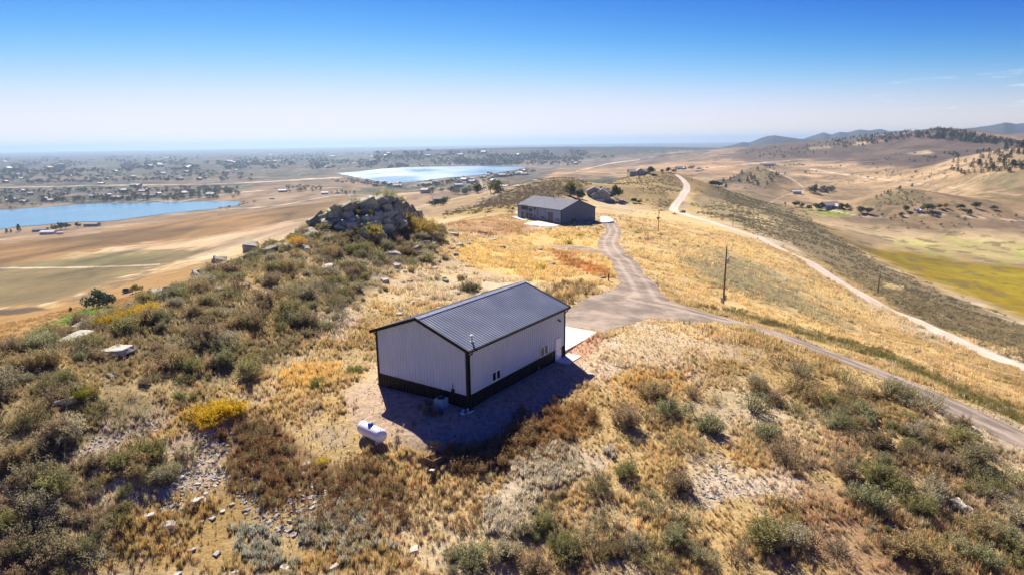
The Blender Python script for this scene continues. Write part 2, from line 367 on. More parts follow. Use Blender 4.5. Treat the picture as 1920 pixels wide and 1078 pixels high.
# golden field round the driveway
paint([(830,470),(900,450),(1000,440),(1060,425),(1130,430),(1150,470),(1170,520),(1120,545),(1000,530),(880,500)], (.60,.42,.16), 8, 80, 300, tex=.5+.5*T2)
paint([(1030,470),(1075,478),(1130,500),(1150,525),(1110,515),(1060,498)], (.42,.13,.035), 4, 80, 250, tex=.45+.55*T1, jit=6)
paint([(1150,420),(1220,385),(1300,405),(1450,470),(1600,560),(1760,660),(1920,740),(1920,800),(1700,700),(1500,620),(1300,575),(1200,510)], (.60,.44,.20), 8, 80, 500, tex=.4+.6*T2)
paint([(1250,460),(1350,470),(1480,520),(1600,590),(1640,640),(1500,590),(1330,530)], (.40,.335,.18), 12, 80, 400, tex=T2)
paint([(1200,520),(1360,580),(1400,600),(1300,573),(1215,540)], (.42,.235,.06), 5, 60, 300, tex=T2, jit=5)
paint([(1380,545),(1440,550),(1450,562),(1390,560)], (.40,.14,.05), 5, 60, 300, tex=T1)
# scrub slope and meadow on the right
paint([(1300,385),(1330,345),(1410,360),(1500,400),(1560,440),(1640,490),(1760,545),(1920,610),(1960,640),(1960,720),(1900,680),(1700,590),(1600,530),(1480,455),(1400,430)], (.24,.19,.10), 5, 180, 900)
paint([(1400,405),(1440,410),(1470,425),(1430,428)], (.48,.38,.2), 4, 200, 900, jit=4)
paint([(1660,530),(1705,538),(1690,545),(1655,540)], (.55,.44,.22), 3, 150, 500, jit=3)
paint([(1480,400),(1560,440),(1640,485),(1760,540),(1960,615),(1960,590),(1760,525),(1640,470),(1540,415)], (.42,.30,.10), 5, 250, 900, jit=8, op=.55)
paint([(1560,400),(1700,420),(1960,410),(1960,300),(1800,310),(1600,330),(1450,345),(1480,390)], (.33,.235,.13), 8, 600, 2300, op=.85)
paint([(1440,300),(1560,302),(1700,318),(1900,340),(1960,350),(1960,400),(1700,372),(1500,345),(1400,330)], (.40,.28,.155), 8, 900, 2600, op=.7, tex=.3+.7*T3)
paint([(1560,420),(1700,425),(1960,440),(1960,470),(1750,455),(1620,470)], (.42,.32,.18), 8, 380, 900, op=.8)
paint([(1660,455),(1760,445),(1960,450),(1960,500),(1850,490),(1740,478)], (.30,.30,.09), 8, 350, 800, tex=.35+.65*T2)
paint([(1605,462),(1680,470),(1800,490),(1960,505),(1960,610),(1860,570),(1740,525),(1640,480)], (.27,.195,.012), 6, 250, 700, jit=5)
paint([(1660,480),(1800,500),(1960,520),(1960,560),(1800,520)], (.22,.19,.015), 8, 250, 700, op=.5)
paint([(1620,383),(1660,362),(1690,350),(1740,372),(1750,382),(1690,388)], (.19,.15,.08), 4, 650, 1050)
paint([(1330,340),(1370,325),(1410,310),(1440,312),(1480,342),(1440,352),(1380,348)], (.20,.16,.095), 4, 850, 1400)
paint([(1330,345),(1355,330),(1390,318),(1400,330),(1385,342)], (.09,.08,.06), 4, 850, 1400)
paint([(1500,396),(1560,390),(1620,400),(1560,410)], (.20,.22,.05), 5, 500, 900)
paint([(1790,345),(1840,330),(1960,320),(1960,355),(1850,352)], (.15,.14,.075), 6, 700, 1500, tex=.5+.5*T2)
paint([(1800,360),(1960,365),(1960,380),(1840,372)], (.26,.22,.09), 6, 600, 1300, op=.7, tex=T2)
# the long hill
paint([(1340,300),(1400,276),(1500,262),(1600,254),(1700,243),(1760,237),(1850,255),(1960,268),(1960,290),(1850,295),(1760,310),(1640,306),(1500,302),(1400,305)], (.105,.075,.062), 5, 1700, 4200)
paint([(1520,275),(1560,268),(1660,258),(1700,262),(1600,275)], (.10,.09,.065), 5, 1700, 4200, op=.7, tex=T3)
paint([(1600,270),(1640,262),(1660,264),(1610,274)], (.36,.28,.17), 4, 1700, 4200, jit=4)
paint([(1515,278),(1550,273),(1556,277),(1520,281)], (.36,.28,.17), 3, 1700, 4200, jit=3)
paint([(1700,288),(1740,282),(1752,288),(1710,292)], (.36,.28,.17), 3, 1500, 4200, jit=3)
paint([(1600,303),(1680,292),(1760,296),(1800,306),(1720,316),(1620,312)], (.08,.055,.05), 4, 1500, 4200, op=.9)
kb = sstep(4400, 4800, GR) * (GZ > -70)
C[:] = mixc(C, (.05, .06, .085), kb)  # bluish tint painted in for haze over the dark forested ridges
paint([(1760,275),(1830,262),(1880,250),(1960,240),(2000,240),(2000,275),(1880,268)], (.15,.10,.09), 3, 3200, 6000, jit=2)
def paint_line(pp, w, col, rmin, rmax, op=.8):
    pp = np.array(pp, float); m = (PX > pp[:, 0].min() - 20) & (PX < pp[:, 0].max() + 20) & (PY > pp[:, 1].min() - 10) & (PY < pp[:, 1].max() + 10) & (GR > rmin) & (GR < rmax)
    d, _w = line_d(smooth_line(pp, 6), PX[m], PY[m]); k = (1 - sstep(w * .4, w, d + jx[m] * 1.5)) * op; C[m] = C[m] * (1 - k[:, None]) + np.array(col) * k[:, None]
TRK = (.56, .46, .34)
for pp, w, r0, r1 in (([(-20,503),(100,502),(200,500),(300,496)], 1.6, 250, 900), ([(1440,318),(1470,330),(1498,345),(1506,358),(1500,366)], 1.4, 800, 2300), ([(1506,358),(1460,372),(1430,392)], 1.2, 500, 1300), ([(1560,395),(1640,408),(1760,404),(1960,418)], 1.3, 450, 1300), ([(1520,318),(1600,330),(1680,340),(1780,352),(1960,372)], 1.3, 700, 2300),
                      ([(900,338),(905,348),(915,352),(908,360)], 1.6, 900, 2500), ([(430,392),(520,386),(640,366),(760,372)], 1.0, 600, 2500), ([(1080,322),(1140,308),(1200,300)], 1.0, 1500, 5000), ([(1310,318),(1400,308),(1480,302)], 1.0, 1500, 4000), ([(0,352),(200,348),(420,345),(640,333)], .9, 1400, 4000), ([(300,385),(460,360),(640,352)], .9, 1000, 3500)): paint_line(pp, w, TRK, r0, r1)
gul = fbm(GX / 38 + fbm(GX / 60, GY / 60, 2, 97) * 2, GY / 90, 4, 95)
C[:] = C * (1 + ((gul - .5) * 1.5 * sstep(330, 520, GR) * (1 - sstep(3500, 6000, GR)))[..., None])
bru = fbm(GX / 11, GY / 11, 3, 99); C[:] = mixc(C, (.13, .11, .06), sstep(330, 500, GR) * (1 - sstep(2600, 4000, GR)) * sstep(.60, .70, bru) * (PX > 1330) * .7)
# ---- near the camera: left hillside
paint([(-60,640),(200,590),(420,505),(600,405),(760,392),(840,440),(760,500),(640,590),(560,660),(430,730),(300,800),(160,850),(-60,900)], (.24,.19,.10), 10, 25, 135, tex=.55+.45*T1)
for pp in ([(400,745),(470,735),(540,690),(600,640),(560,700),(480,770)], [(270,860),(330,820),(400,760),(420,790),(330,870)], [(120,880),(200,800),(300,760),(330,790),(220,850)],
           [(330,830),(420,780),(460,800),(400,900),(340,960),(270,980)], [(560,590),(640,570),(700,580),(640,640)], [(640,480),(730,470),(760,500),(700,520)]):
    paint(pp, (.46,.38,.29), 10, 25, 110, tex=.4+.6*T1, jit=14)
# yard round the near building: pinkish gravelly soil
paint([(640,730),(720,690),(880,700),(1080,665),(1150,690),(1090,720),(1010,790),(900,830),(820,850),(740,830),(660,800)], (.46,.345,.235), 12, 30, 70)
paint([(1062,655),(1120,625),(1130,640),(1110,668),(1068,682)], (.50,.30,.19), 6, 40, 80, jit=4)
paint([(1080,690),(1140,640),(1180,600),(1300,600),(1340,650),(1300,720),(1200,720),(1140,740)], (.58,.46,.32), 10, 40, 80, tex=.3+.7*T1)
paint([(500,730),(560,690),(620,680),(640,700),(560,745)], (.60,.42,.17), 12, 40, 75, jit=14, tex=.4+.6*T1)
paint([(1130,720),(1180,690),(1280,700),(1300,730),(1200,745)], (.50,.33,.11), 12, 35, 70, jit=16, tex=.3+.7*T1)
paint([(960,800),(1040,760),(1120,770),(1130,800),(1050,840),(970,850)], (.29,.165,.06), 10, 28, 60)
paint([(880,830),(980,830),(1010,870),(930,890),(860,870)], (.33,.20,.085), 10, 28, 60)
paint([(400,800),(480,760),(560,830),(640,880),(740,880),(780,940),(700,980),(560,960),(440,900)], (.20,.115,.055), 10, 25, 60, tex=.55+.45*T1)
paint([(960,880),(1060,840),(1150,840),(1130,900),(1040,930),(960,960),(900,990)], (.55,.46,.32), 10, 25, 60, tex=.5+.5*T1)
paint([(1280,850),(1340,855),(1390,875),(1480,885),(1530,910),(1500,940),(1400,930),(1330,950),(1290,920)], (.58,.48,.35), 9, 25, 60, tex=.45+.55*T1)
paint([(1540,790),(1620,830),(1600,900),(1560,880)], (.46,.33,.19), 8, 25, 70)
paint([(1500,900),(1640,930),(1700,1078),(1560,1078),(1500,1000)], (.42,.28,.15), 12, 22, 60)
paint([(230,960),(420,900),(560,960),(700,1000),(800,1078),(160,1078)], (.37,.255,.10), 12, 22, 60, tex=.6+.4*T1)
paint([(1300,575),(1400,598),(1528,639),(1656,673),(1784,737),(1920,797),(1920,785),(1784,722),(1650,660),(1500,622),(1400,590)], (.17,.155,.045), 4, 45, 110, jit=3)

# ---------------------------------------------------------------- roads: centre lines surveyed from the photo, draped on the ground
def wl(pts):   # (px, py, width m)
    out = []
    for px, py, w in pts:
        h = hit(px, py); out.append((h[0], h[1], w))
    return smooth_line(out, 8)
DRIVE_E = wl([(2080,900,5.4),(1920,823,5.4),(1800,765,5.4),(1700,718,5.4),(1560,664,5.4),(1440,622,5.4),(1330,592,5.6),(1250,572,5.5),(1195,560,6)])
DRIVE_N = wl([(1215,565,6),(1203,540,5.4),(1190,518,5.6),(1172,493,5.2),(1150,474,5.2),(1141,456,5.2),(1146,443,5.2),(1150,432,5),(1146,424,6),(1139,416.5,7)])
ROAD = wl([(2080,772,7.4),(1920,693,7.4),(1800,640,7.4),(1700,592,7.4),(1640,567,7.4),(1560,520,7.4),(1490,479,7.4),(1430,449,7.4),(1380,432,7.4),(1320,413,7.4),(1284,402,7.0),(1264,395,7.0),(1266,386,7.0),(1280,368,7.0),(1288,352,7.0),(1282,339,7.0),(1270,329,7.0)])
PADP = np.array([at_z(a, b, PADZ - .3)[:2] for a, b in [(1050,600),(1063,586),(1085,566),(1110,552),(1145,540),(1170,520),(1210,520),(1235,545),(1280,568),(1340,590),(1300,598),(1260,592),(1215,592),(1185,606),(1162,622),(1128,634),(1112,626),(1070,620),(1055,622)]])
LOOP = np.array([hit(a, b)[:2] for a, b in [(1028,462),(1060,460),(1100,463),(1128,470),(1130,476),(1100,472),(1060,468)]])
rn = (fbm(GX / 1.7, GY / 1.7, 3, 71) - .5)
rn2 = (fbm(GX / 5, GY / 5, 2, 73) - .5)
def road_mask(lines, polys, rmax):
    m = (GR < rmax) & (GY > 0)
    x, y = GX[m], GY[m]; a = np.full(x.shape, -9.0); ac = np.zeros(x.shape)
    for L in lines:
        d, w = line_d(L, x, y); q = w / 2 - d
        ac = np.where(q > a, d / w, ac); a = np.maximum(a, q)
    for P in polys:
        a = np.maximum(a, np.minimum(-poly_sd(P, x, y), 9))
    A = np.full(GX.shape, -9.0); A[m] = a; B = np.zeros(GX.shape); B[m] = ac
    return A, B
DA, DB = road_mask([DRIVE_E, DRIVE_N], [PADP, LOOP], 330)
RA, RB = road_mask([ROAD], [], 900)
# ---------------------------------------------------------------- node helpers and materials
def newmat(name):
    m = bpy.data.materials.new(name); m.use_nodes = True
    nt = m.node_tree; nt.nodes.clear()
    o = nt.nodes.new('ShaderNodeOutputMaterial'); b = nt.nodes.new('ShaderNodeBsdfPrincipled')
    nt.links.new(b.outputs[0], o.inputs['Surface'])
    return m, nt, b, o
def nd(nt, t, ins=None, **k):
    n = nt.nodes.new(t)
    for a, v in k.items(): setattr(n, a, v)
    for a, v in (ins or {}).items():
        if hasattr(v, 'links') or isinstance(v, bpy.types.NodeSocket): nt.links.new(v, n.inputs[a])
        else: n.inputs[a].default_value = v
    return n
def mulc(nt, a, fac):
    """colour times a scalar"""
    n = nd(nt, 'ShaderNodeVectorMath', operation='SCALE'); nt.links.new(a, n.inputs[0])
    if isinstance(fac, (int, float)): n.inputs['Scale'].default_value = fac
    else: nt.links.new(fac, n.inputs['Scale'])
    return n.outputs[0]
def mrange(nt, v, a, b, c, d):
    return nd(nt, 'ShaderNodeMapRange', {'Value': v, 'From Min': a, 'From Max': b, 'To Min': c, 'To Max': d}).outputs[0]
def simple(name, col, rough=.6, metal=0.0, var=.12, scale=3.0, bump=0.0, bscale=20.0, spec=.5):
    m, nt, b, o = newmat(name)
    tc = nd(nt, 'ShaderNodeTexCoord')
    n = nd(nt, 'ShaderNodeTexNoise', {'Vector': tc.outputs['Object'], 'Scale': scale, 'Detail': 5.0})
    rgb = nd(nt, 'ShaderNodeRGB'); rgb.outputs[0].default_value = (*col, 1)
    c = mulc(nt, rgb.outputs[0], mrange(nt, n.outputs['Fac'], .3, .7, 1 - var, 1 + var))
    nt.links.new(c, b.inputs['Base Color'])
    nt.links.new(mrange(nt, n.outputs['Fac'], .3, .7, rough - .06, rough + .06), b.inputs['Roughness'])
    b.inputs['Metallic'].default_value = metal
    b.inputs['Specular IOR Level'].default_value = spec
    if bump:
        n2 = nd(nt, 'ShaderNodeTexNoise', {'Vector': tc.outputs['Object'], 'Scale': bscale, 'Detail': 6.0})
        bp = nd(nt, 'ShaderNodeBump', {'Height': n2.outputs['Fac'], 'Strength': bump, 'Distance': .05})
        nt.links.new(bp.outputs[0], b.inputs['Normal'])
    return m
def tag(o, label=None, cat=None, group=None, kind=None):
    if label: o['label'] = label
    if cat: o['category'] = cat
    if group: o['group'] = group
    if kind: o['kind'] = kind
    return o
def grid_mesh(name, X, Y, Z, faces, attrs, mat):
    me = bpy.data.meshes.new(name)
    n = len(X); f = len(faces)
    me.vertices.add(n); me.loops.add(f * 4); me.polygons.add(f)
    me.vertices.foreach_set('co', np.stack([X, Y, Z], -1).astype(np.float32).ravel())
    me.loops.foreach_set('vertex_index', faces.astype(np.int32).ravel())
    me.polygons.foreach_set('loop_start', np.arange(0, f * 4, 4, dtype=np.int32))
    me.polygons.foreach_set('use_smooth', np.ones(f, bool))
    me.update(calc_edges=True)
    for k, (ty, v) in attrs.items():
        a = me.attributes.new(k, ty, 'POINT')
        a.data.foreach_set({'FLOAT_COLOR': 'color', 'FLOAT': 'value', 'FLOAT_VECTOR': 'vector'}[ty], np.asarray(v, np.float32).ravel())
    me.materials.append(mat)
    o = bpy.data.objects.new(name, me); COL.objects.link(o)
    return o
# ground
m_ground, nt, b, _ = newmat('ground')
at = nd(nt, 'ShaderNodeAttribute', attribute_name='cover')
geo = nd(nt, 'ShaderNodeNewGeometry')
n1 = nd(nt, 'ShaderNodeTexNoise', {'Vector': geo.outputs['Position'], 'Scale': 2.2, 'Detail': 8.0, 'Roughness': .7})
n2 = nd(nt, 'ShaderNodeTexNoise', {'Vector': geo.outputs['Position'], 'Scale': .12, 'Detail': 8.0, 'Roughness': .65})
n3 = nd(nt, 'ShaderNodeTexNoise', {'Vector': geo.outputs['Position'], 'Scale': 9.0, 'Detail': 4.0, 'Roughness': .7})
f1 = mrange(nt, n1.outputs['Fac'], .3, .7, .62, 1.3)
f2 = mrange(nt, n2.outputs['Fac'], .3, .7, .82, 1.17)
f3 = mrange(nt, n3.outputs['Fac'], .3, .7, .8, 1.2)
c = mulc(nt, mulc(nt, mulc(nt, at.outputs['Color'], f1), f2), f3)
nt.links.new(c, b.inputs['Base Color'])
b.inputs['Roughness'].default_value = .95
b.inputs['Specular IOR Level'].default_value = .1
bp = nd(nt, 'ShaderNodeBump', {'Height': n1.outputs['Fac'], 'Strength': .6, 'Distance': .25})
bp2 = nd(nt, 'ShaderNodeBump', {'Height': n3.outputs['Fac'], 'Strength': .5, 'Distance': .06, 'Normal': bp.outputs[0]})
nt.links.new(bp2.outputs[0], b.inputs['Normal'])
idx = np.arange(NR * NA).reshape(NR, NA)
quads = np.stack([idx[:-1, :-1], idx[:-1, 1:], idx[1:, 1:], idx[1:, :-1]], -1)
GZm = GZ.copy()
Fq = quads.reshape(-1, 4)
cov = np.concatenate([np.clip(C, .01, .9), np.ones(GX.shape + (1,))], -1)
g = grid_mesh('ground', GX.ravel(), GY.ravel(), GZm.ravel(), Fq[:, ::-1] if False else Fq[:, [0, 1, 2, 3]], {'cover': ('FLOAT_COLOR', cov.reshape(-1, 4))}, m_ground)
tag(g, kind='structure')
# close the ring below the camera
def sub_sheet(name, mask, lift, attrs, mat):
    """the ground's own cells under a mask, lifted a little: a sheet lying exactly parallel to the ground"""
    fm = mask[quads].any(-1) if False else (mask.ravel()[Fq].any(1))
    F = Fq[fm]; u, inv = np.unique(F, return_inverse=True)
    return grid_mesh(name, GX.ravel()[u], GY.ravel()[u], GZm.ravel()[u] + lift(GR.ravel()[u]), inv.reshape(-1, 4),
                     {k: ('FLOAT', v.ravel()[u]) for k, v in attrs.items()}, mat)
def road_mat(name, cA, cB, edge):
    m, nt, b, o = newmat(name)
    a = nd(nt, 'ShaderNodeAttribute', attribute_name='edge'); ac = nd(nt, 'ShaderNodeAttribute', attribute_name='across')
    geo = nd(nt, 'ShaderNodeNewGeometry')
    n1 = nd(nt, 'ShaderNodeTexNoise', {'Vector': geo.outputs['Position'], 'Scale': .9, 'Detail': 6.0, 'Roughness': .7})
    n2 = nd(nt, 'ShaderNodeTexNoise', {'Vector': geo.outputs['Position'], 'Scale': 11.0, 'Detail': 4.0})
    n3 = nd(nt, 'ShaderNodeTexNoise', {'Vector': geo.outputs['Position'], 'Scale': .25, 'Detail': 4.0, 'Roughness': .6})
    # wheel tracks: two paler worn bands
    w = nd(nt, 'ShaderNodeMath', {0: ac.outputs['Fac'], 1: .21}, operation='SUBTRACT')
    w = nd(nt, 'ShaderNodeMath', {0: w.outputs[0]}, operation='ABSOLUTE')
    tr = mrange(nt, w.outputs[0], .03, .11, 1.0, 0.0)
    f = nd(nt, 'ShaderNodeMath', {0: tr, 1: .55}, operation='MULTIPLY')
    f = nd(nt, 'ShaderNodeMath', {0: f.outputs[0], 1: mrange(nt, n3.outputs['Fac'], .38, .62, -.1, .75)}, operation='ADD')
    mx = nd(nt, 'ShaderNodeMix', {0: f.outputs[0], 6: (*cA, 1), 7: (*cB, 1)}, data_type='RGBA')
    c = mulc(nt, mulc(nt, mx.outputs[2], mrange(nt, n1.outputs['Fac'], .3, .7, .85, 1.15)), mrange(nt, n2.outputs['Fac'], .3, .7, .85, 1.15))
    nt.links.new(c, b.inputs['Base Color']); b.inputs['Roughness'].default_value = .95; b.inputs['Specular IOR Level'].default_value = .1
    bp = nd(nt, 'ShaderNodeBump', {'Height': n2.outputs['Fac'], 'Strength': .4, 'Distance': .05}); nt.links.new(bp.outputs[0], b.inputs['Normal'])
    e = nd(nt, 'ShaderNodeMath', {0: a.outputs['Fac'], 1: mrange(nt, n1.outputs['Fac'], .3, .7, -edge, edge)}, operation='ADD')
    al = mrange(nt, e.outputs[0], -.12, .25, 0.0, 1.0)
    t = nd(nt, 'ShaderNodeBsdfTransparent'); ms = nd(nt, 'ShaderNodeMixShader', {0: al, 1: t.outputs[0], 2: b.outputs[0]})
    nt.links.new(ms.outputs[0], o.inputs['Surface'])
    return m
m_drive = road_mat('driveway_gravel', (.205, .17, .14), (.42, .34, .27), .7)
m_road = road_mat('road_dirt', (.55, .44, .35), (.68, .57, .47), .6)
tag(sub_sheet('driveway', DA > -1.2, lambda r: .015 + 0 * r, {'edge': DA, 'across': DB}, m_drive), kind='structure')
tag(sub_sheet('dirt_road', RA > -1.5, lambda r: .015 + 0 * r, {'edge': RA, 'across': RB}, m_road), kind='structure')
# water
def water(name, P, z, wscale, ra, rb, dist):
    m, nt, b, o = newmat(name)
    geo = nd(nt, 'ShaderNodeNewGeometry')
    mp = nd(nt, 'ShaderNodeMapping', {'Vector': geo.outputs['Position'], 'Scale': (1, .45, 1)})
    n = nd(nt, 'ShaderNodeTexNoise', {'Vector': mp.outputs[0], 'Scale': wscale, 'Detail': 6.0, 'Roughness': .6})
    n2 = nd(nt, 'ShaderNodeTexNoise', {'Vector': mp.outputs[0], 'Scale': .006, 'Detail': 4.0})
    bp = nd(nt, 'ShaderNodeBump', {'Height': n.outputs['Fac'], 'Strength': 1.0, 'Distance': dist})
    nt.links.new(bp.outputs[0], b.inputs['Normal'])
    b.inputs['Base Color'].default_value = (.07, .20, .32, 1)
    nt.links.new(mrange(nt, n2.outputs['Fac'], .35, .65, ra, rb), b.inputs['Roughness'])
    b.inputs['IOR'].default_value = 1.33
    me = bpy.data.meshes.new(name); bm = bmesh.new()
    S = smooth_line(np.vstack([P, P[:1]]), 9)[:-1]; jr = np.random.RandomState(3); S = S + np.stack([fbm(S[:, 0] / 40, S[:, 1] / 40, 3, 5) - .5, fbm(S[:, 0] / 40, S[:, 1] / 40, 3, 8) - .5], 1) * 34
    f = bm.faces.new([bm.verts.new((x, y, z)) for x, y in S]); bm.normal_update()
    if f.normal.z < 0: f.normal_flip()
    bmesh.ops.triangulate(bm, faces=bm.faces[:]); bm.to_mesh(me); bm.free(); me.materials.append(m)
    ob = bpy.data.objects.new(name, me); COL.objects.link(ob); tag(ob, kind='structure'); return ob
water('lake_water', LAKE1, LZ1, .35, .12, .2, .14); water('lake_water', LAKE2, LZ2, .25, .22, .46, 1.3)
# ---------------------------------------------------------------- mesh builder
class MB:
    def __init__(s): s.v = []; s.f = []; s.m = []
    def quad(s, a, b, c, d, mi=0):
        n = len(s.v); s.v += [tuple(a), tuple(b), tuple(c), tuple(d)]; s.f.append((n, n + 1, n + 2, n + 3)); s.m.append(mi)
    def poly(s, pts, mi=0):
        n = len(s.v); s.v += [tuple(p) for p in pts]; s.f.append(tuple(range(n, n + len(pts)))); s.m.append(mi)
    def box(s, x0, x1, y0, y1, z0, z1, mi=0):
        n = len(s.v)
        s.v += [(x, y, z) for z in (z0, z1) for x, y in ((x0, y0), (x1, y0), (x1, y1), (x0, y1))]
        for q in ((3, 2, 1, 0), (4, 5, 6, 7), (0, 1, 5, 4), (1, 2, 6, 5), (2, 3, 7, 6), (3, 0, 4, 7)): s.f.append(tuple(n + k for k in q)); s.m.append(mi)
        return s
    def bar(s, a, b, w, h, up=(0, 0, 1), mi=0):
        a, b = Vector(a), Vector(b); d = (b - a).normalized(); u = Vector(up)
        r = d.cross(u).normalized(); u = r.cross(d).normalized(); n = len(s.v)
        for p in (a, b):
            for x, y in ((-1, -1), (1, -1), (1, 1), (-1, 1)): s.v.append(tuple(p + r * (x * w / 2) + u * (y * h / 2)))
        for q in ((0, 1, 2, 3), (7, 6, 5, 4), (1, 0, 4, 5), (2, 1, 5, 6), (3, 2, 6, 7), (0, 3, 7, 4)): s.f.append(tuple(n + k for k in q)); s.m.append(mi)
        return s
    def tube(s, pts, rad, n=8, mi=0, cap=True):
        pts = [Vector(p) for p in pts]; rad = rad if hasattr(rad, '__len__') else [rad] * len(pts); base = len(s.v)
        for i, p in enumerate(pts):
            d = (pts[min(i + 1, len(pts) - 1)] - pts[max(i - 1, 0)]).normalized()
            a = d.cross(Vector((0, 0, 1)) if abs(d.z) < .9 else Vector((1, 0, 0))).normalized(); c = d.cross(a)
            for k in range(n):
                t = 2 * math.pi * k / n; s.v.append(tuple(p + (a * math.cos(t) + c * math.sin(t)) * rad[i]))
        for i in range(len(pts) - 1):
            for k in range(n):
                s.f.append((base + i * n + k, base + i * n + (k + 1) % n, base + (i + 1) * n + (k + 1) % n, base + (i + 1) * n + k)); s.m.append(mi)
        if cap:
            s.f.append(tuple(base + k for k in range(n))[::-1]); s.m.append(mi)
            s.f.append(tuple(base + (len(pts) - 1) * n + k for k in range(n))); s.m.append(mi)
        return s
    def build(s, name, mats, parent=None, smooth=False, loc=None, rz=0):
        me = bpy.data.meshes.new(name); me.from_pydata(s.v, [], s.f)
        mats = mats if isinstance(mats, (list, tuple)) else [mats]
        for m in mats: me.materials.append(m)
        me.polygons.foreach_set('material_index', s.m)
        if smooth: me.polygons.foreach_set('use_smooth', [True] * len(s.f))
        bm = bmesh.new(); bm.from_mesh(me); bmesh.ops.recalc_face_normals(bm, faces=bm.faces[:]); bm.to_mesh(me); bm.free()
        me.update(); o = bpy.data.objects.new(name, me); COL.objects.link(o)
        if parent is not None: o.parent = parent
        if loc is not None: o.location = loc; o.rotation_euler.z = rz
        return o
def empty(name, loc, rz=0, label=None, cat=None, group=None):
    o = bpy.data.objects.new(name, None); COL.objects.link(o); o.location = loc; o.rotation_euler = (0, 0, rz); o.empty_display_size = .3
    return tag(o, label, cat, group)
class Frame:
    """local frame at a building corner: X along the long side, Y across"""
    def __init__(s, o, rz): s.o = np.array(o, float); s.rz = rz; s.ex = np.array([math.cos(rz), math.sin(rz), 0]); s.ey = np.array([-math.sin(rz), math.cos(rz), 0])
    def loc(s, p): d = np.asarray(p) - s.o; return np.array([d @ s.ex, d @ s.ey, d[2]])
    def plane(s, px, py, axis, val):
        """where the photo ray meets the local plane axis=val, in local coordinates"""
        d = ray(px, py); n = (s.ex, s.ey, np.array([0, 0, 1.0]))[axis]
        t = (s.o @ n + val) / (d @ n); return s.loc(d * t)
def ribs(mb, x0, x1, zlo, zhi, put, pitch=.305, dep=.045, w=.06, mi=0):
    """ribbed steel sheet between x0 and x1; zlo, zhi functions of x; put(x, out, z) -> point"""
    xs = []; x = x0
    while x < x1 - 1e-6:
        e = min(x + pitch, x1); xs.append((x, 0))
        if e - x > w * 2.2: xs += [(e - w * 1.6, 0), (e - w * 1.2, dep), (e - w * .4, dep)]
        x = e
    xs.append((x1, 0))
    for (a, da), (b, db) in zip(xs[:-1], xs[1:]):
        mb.quad(put(a, da, zlo(a)), put(b, db, zlo(b)), put(b, db, zhi(b)), put(a, da, zhi(a)), mi)
M = {}
M['wall'] = simple('pale_grey_steel', (.54, .61, .69), .4, var=.05, scale=.6)
M['black'] = simple('black_steel', (.007, .008, .011), .5, spec=.25, var=.15)
M['roof'] = simple('charcoal_roof_steel', (.19, .22, .28), .38, var=.12, scale=.5)
M['white'] = simple('white_paint', (.80, .80, .80), .5, var=.03)
M['conc'] = simple('pale_concrete', (.66, .62, .57), .85, var=.07, scale=1.2, bump=.15)
M['glass'] = simple('dark_glass', (.012, .016, .022), .08, var=.1, spec=.35)
M['galv'] = simple('galvanised', (.42, .42, .43), .4, metal=.6)
M['dkblue'] = simple('slate_steel_shaded', (.07, .11, .19), .5, var=.05, scale=.4)  # darker copy of the barn steel, the gable's deeper shade in its colour
M['ltroof'] = simple('grey_blue_roof', (.24, .255, .31), .7, var=.08, scale=.5, spec=.08)
M['bluegrey'] = simple('blue_grey_unit', (.20, .34, .45), .5)
M['wood'] = simple('weathered_wood', (.15, .09, .05), .85, var=.3, scale=6, bump=.3)
M['bluecap'] = simple('blue_plastic', (.03, .12, .45), .5)
M['brown'] = simple('brown_trim', (.05, .04, .04), .6)
M['tancurt'] = simple('tan_blind', (.33, .26, .10), .8)

# ---------------------------------------------------------------- the near steel workshop
A = at_z(879, 768, PADZ); B = at_z(711, 722, PADZ); Cc = at_z(1059, 667.5, PADZ)
rz1 = math.atan2(Cc[1] - A[1], Cc[0] - A[0])
rz1 = (rz1 + math.atan2(B[1] - A[1], B[0] - A[0]) - math.pi / 2) / 2
F1 = Frame(A, rz1)
L1, W1 = F1.loc(Cc)[0], F1.loc(B)[1]
EV = F1.plane(877, 655, 0, 0)[2]                       # eave height at the near corner
PK = F1.plane(776, 595, 0, -.25)[2]                    # ridge height
print('near building', round(L1, 2), round(W1, 2), 'eave', round(EV, 2), 'peak', round(PK, 2), F1.plane(776, 595, 0, -.25))
EV = 4.5 if not 3.8 < EV < 5.2 else EV
RISE = PK - EV - .12
WS = 1.05
OH = .32
nb = empty('metal_workshop', tuple(A), rz1, 'pale grey ribbed steel workshop with black base band and dark blue gable roof', 'building')
zt = lambda y: EV + RISE * (1 - abs(y - W1 / 2) / (W1 / 2)) - .03
# long walls
for yy, sgn in ((0, -1), (W1, 1)):
    mb = MB(); ribs(mb, 0, L1, lambda x: WS, lambda x: EV, lambda x, o, z: (x, yy + sgn * o, z)); mb.build('wall', M['wall'], nb)
    mb = MB(); ribs(mb, 0, L1, lambda x: -.25, lambda x: WS, lambda x, o, z: (x, yy + sgn * (o + .012), z)); mb.box(0, L1, min(yy, yy + sgn * .05), max(yy, yy + sgn * .05), WS - .03, WS + .03); mb.build('wainscot', M['black'], nb)
for xx, sgn in ((0, -1), (L1, 1)):
    mb = MB()
    h = W1 / 2
    ribs(mb, 0, h, lambda y: WS, zt, lambda y, o, z: (xx + sgn * o, y, z)); ribs(mb, h, W1, lambda y: WS, zt, lambda y, o, z: (xx + sgn * o, y, z)); mb.build('wall', M['wall'], nb)
    mb = MB(); ribs(mb, 0, W1, lambda y: -.25, lambda y: WS, lambda y, o, z: (xx + sgn * (o + .012), y, z)); mb.box(min(xx, xx + sgn * .05), max(xx, xx + sgn * .05), 0, W1, WS - .03, WS + .03); mb.build('wainscot', M['black'], nb)
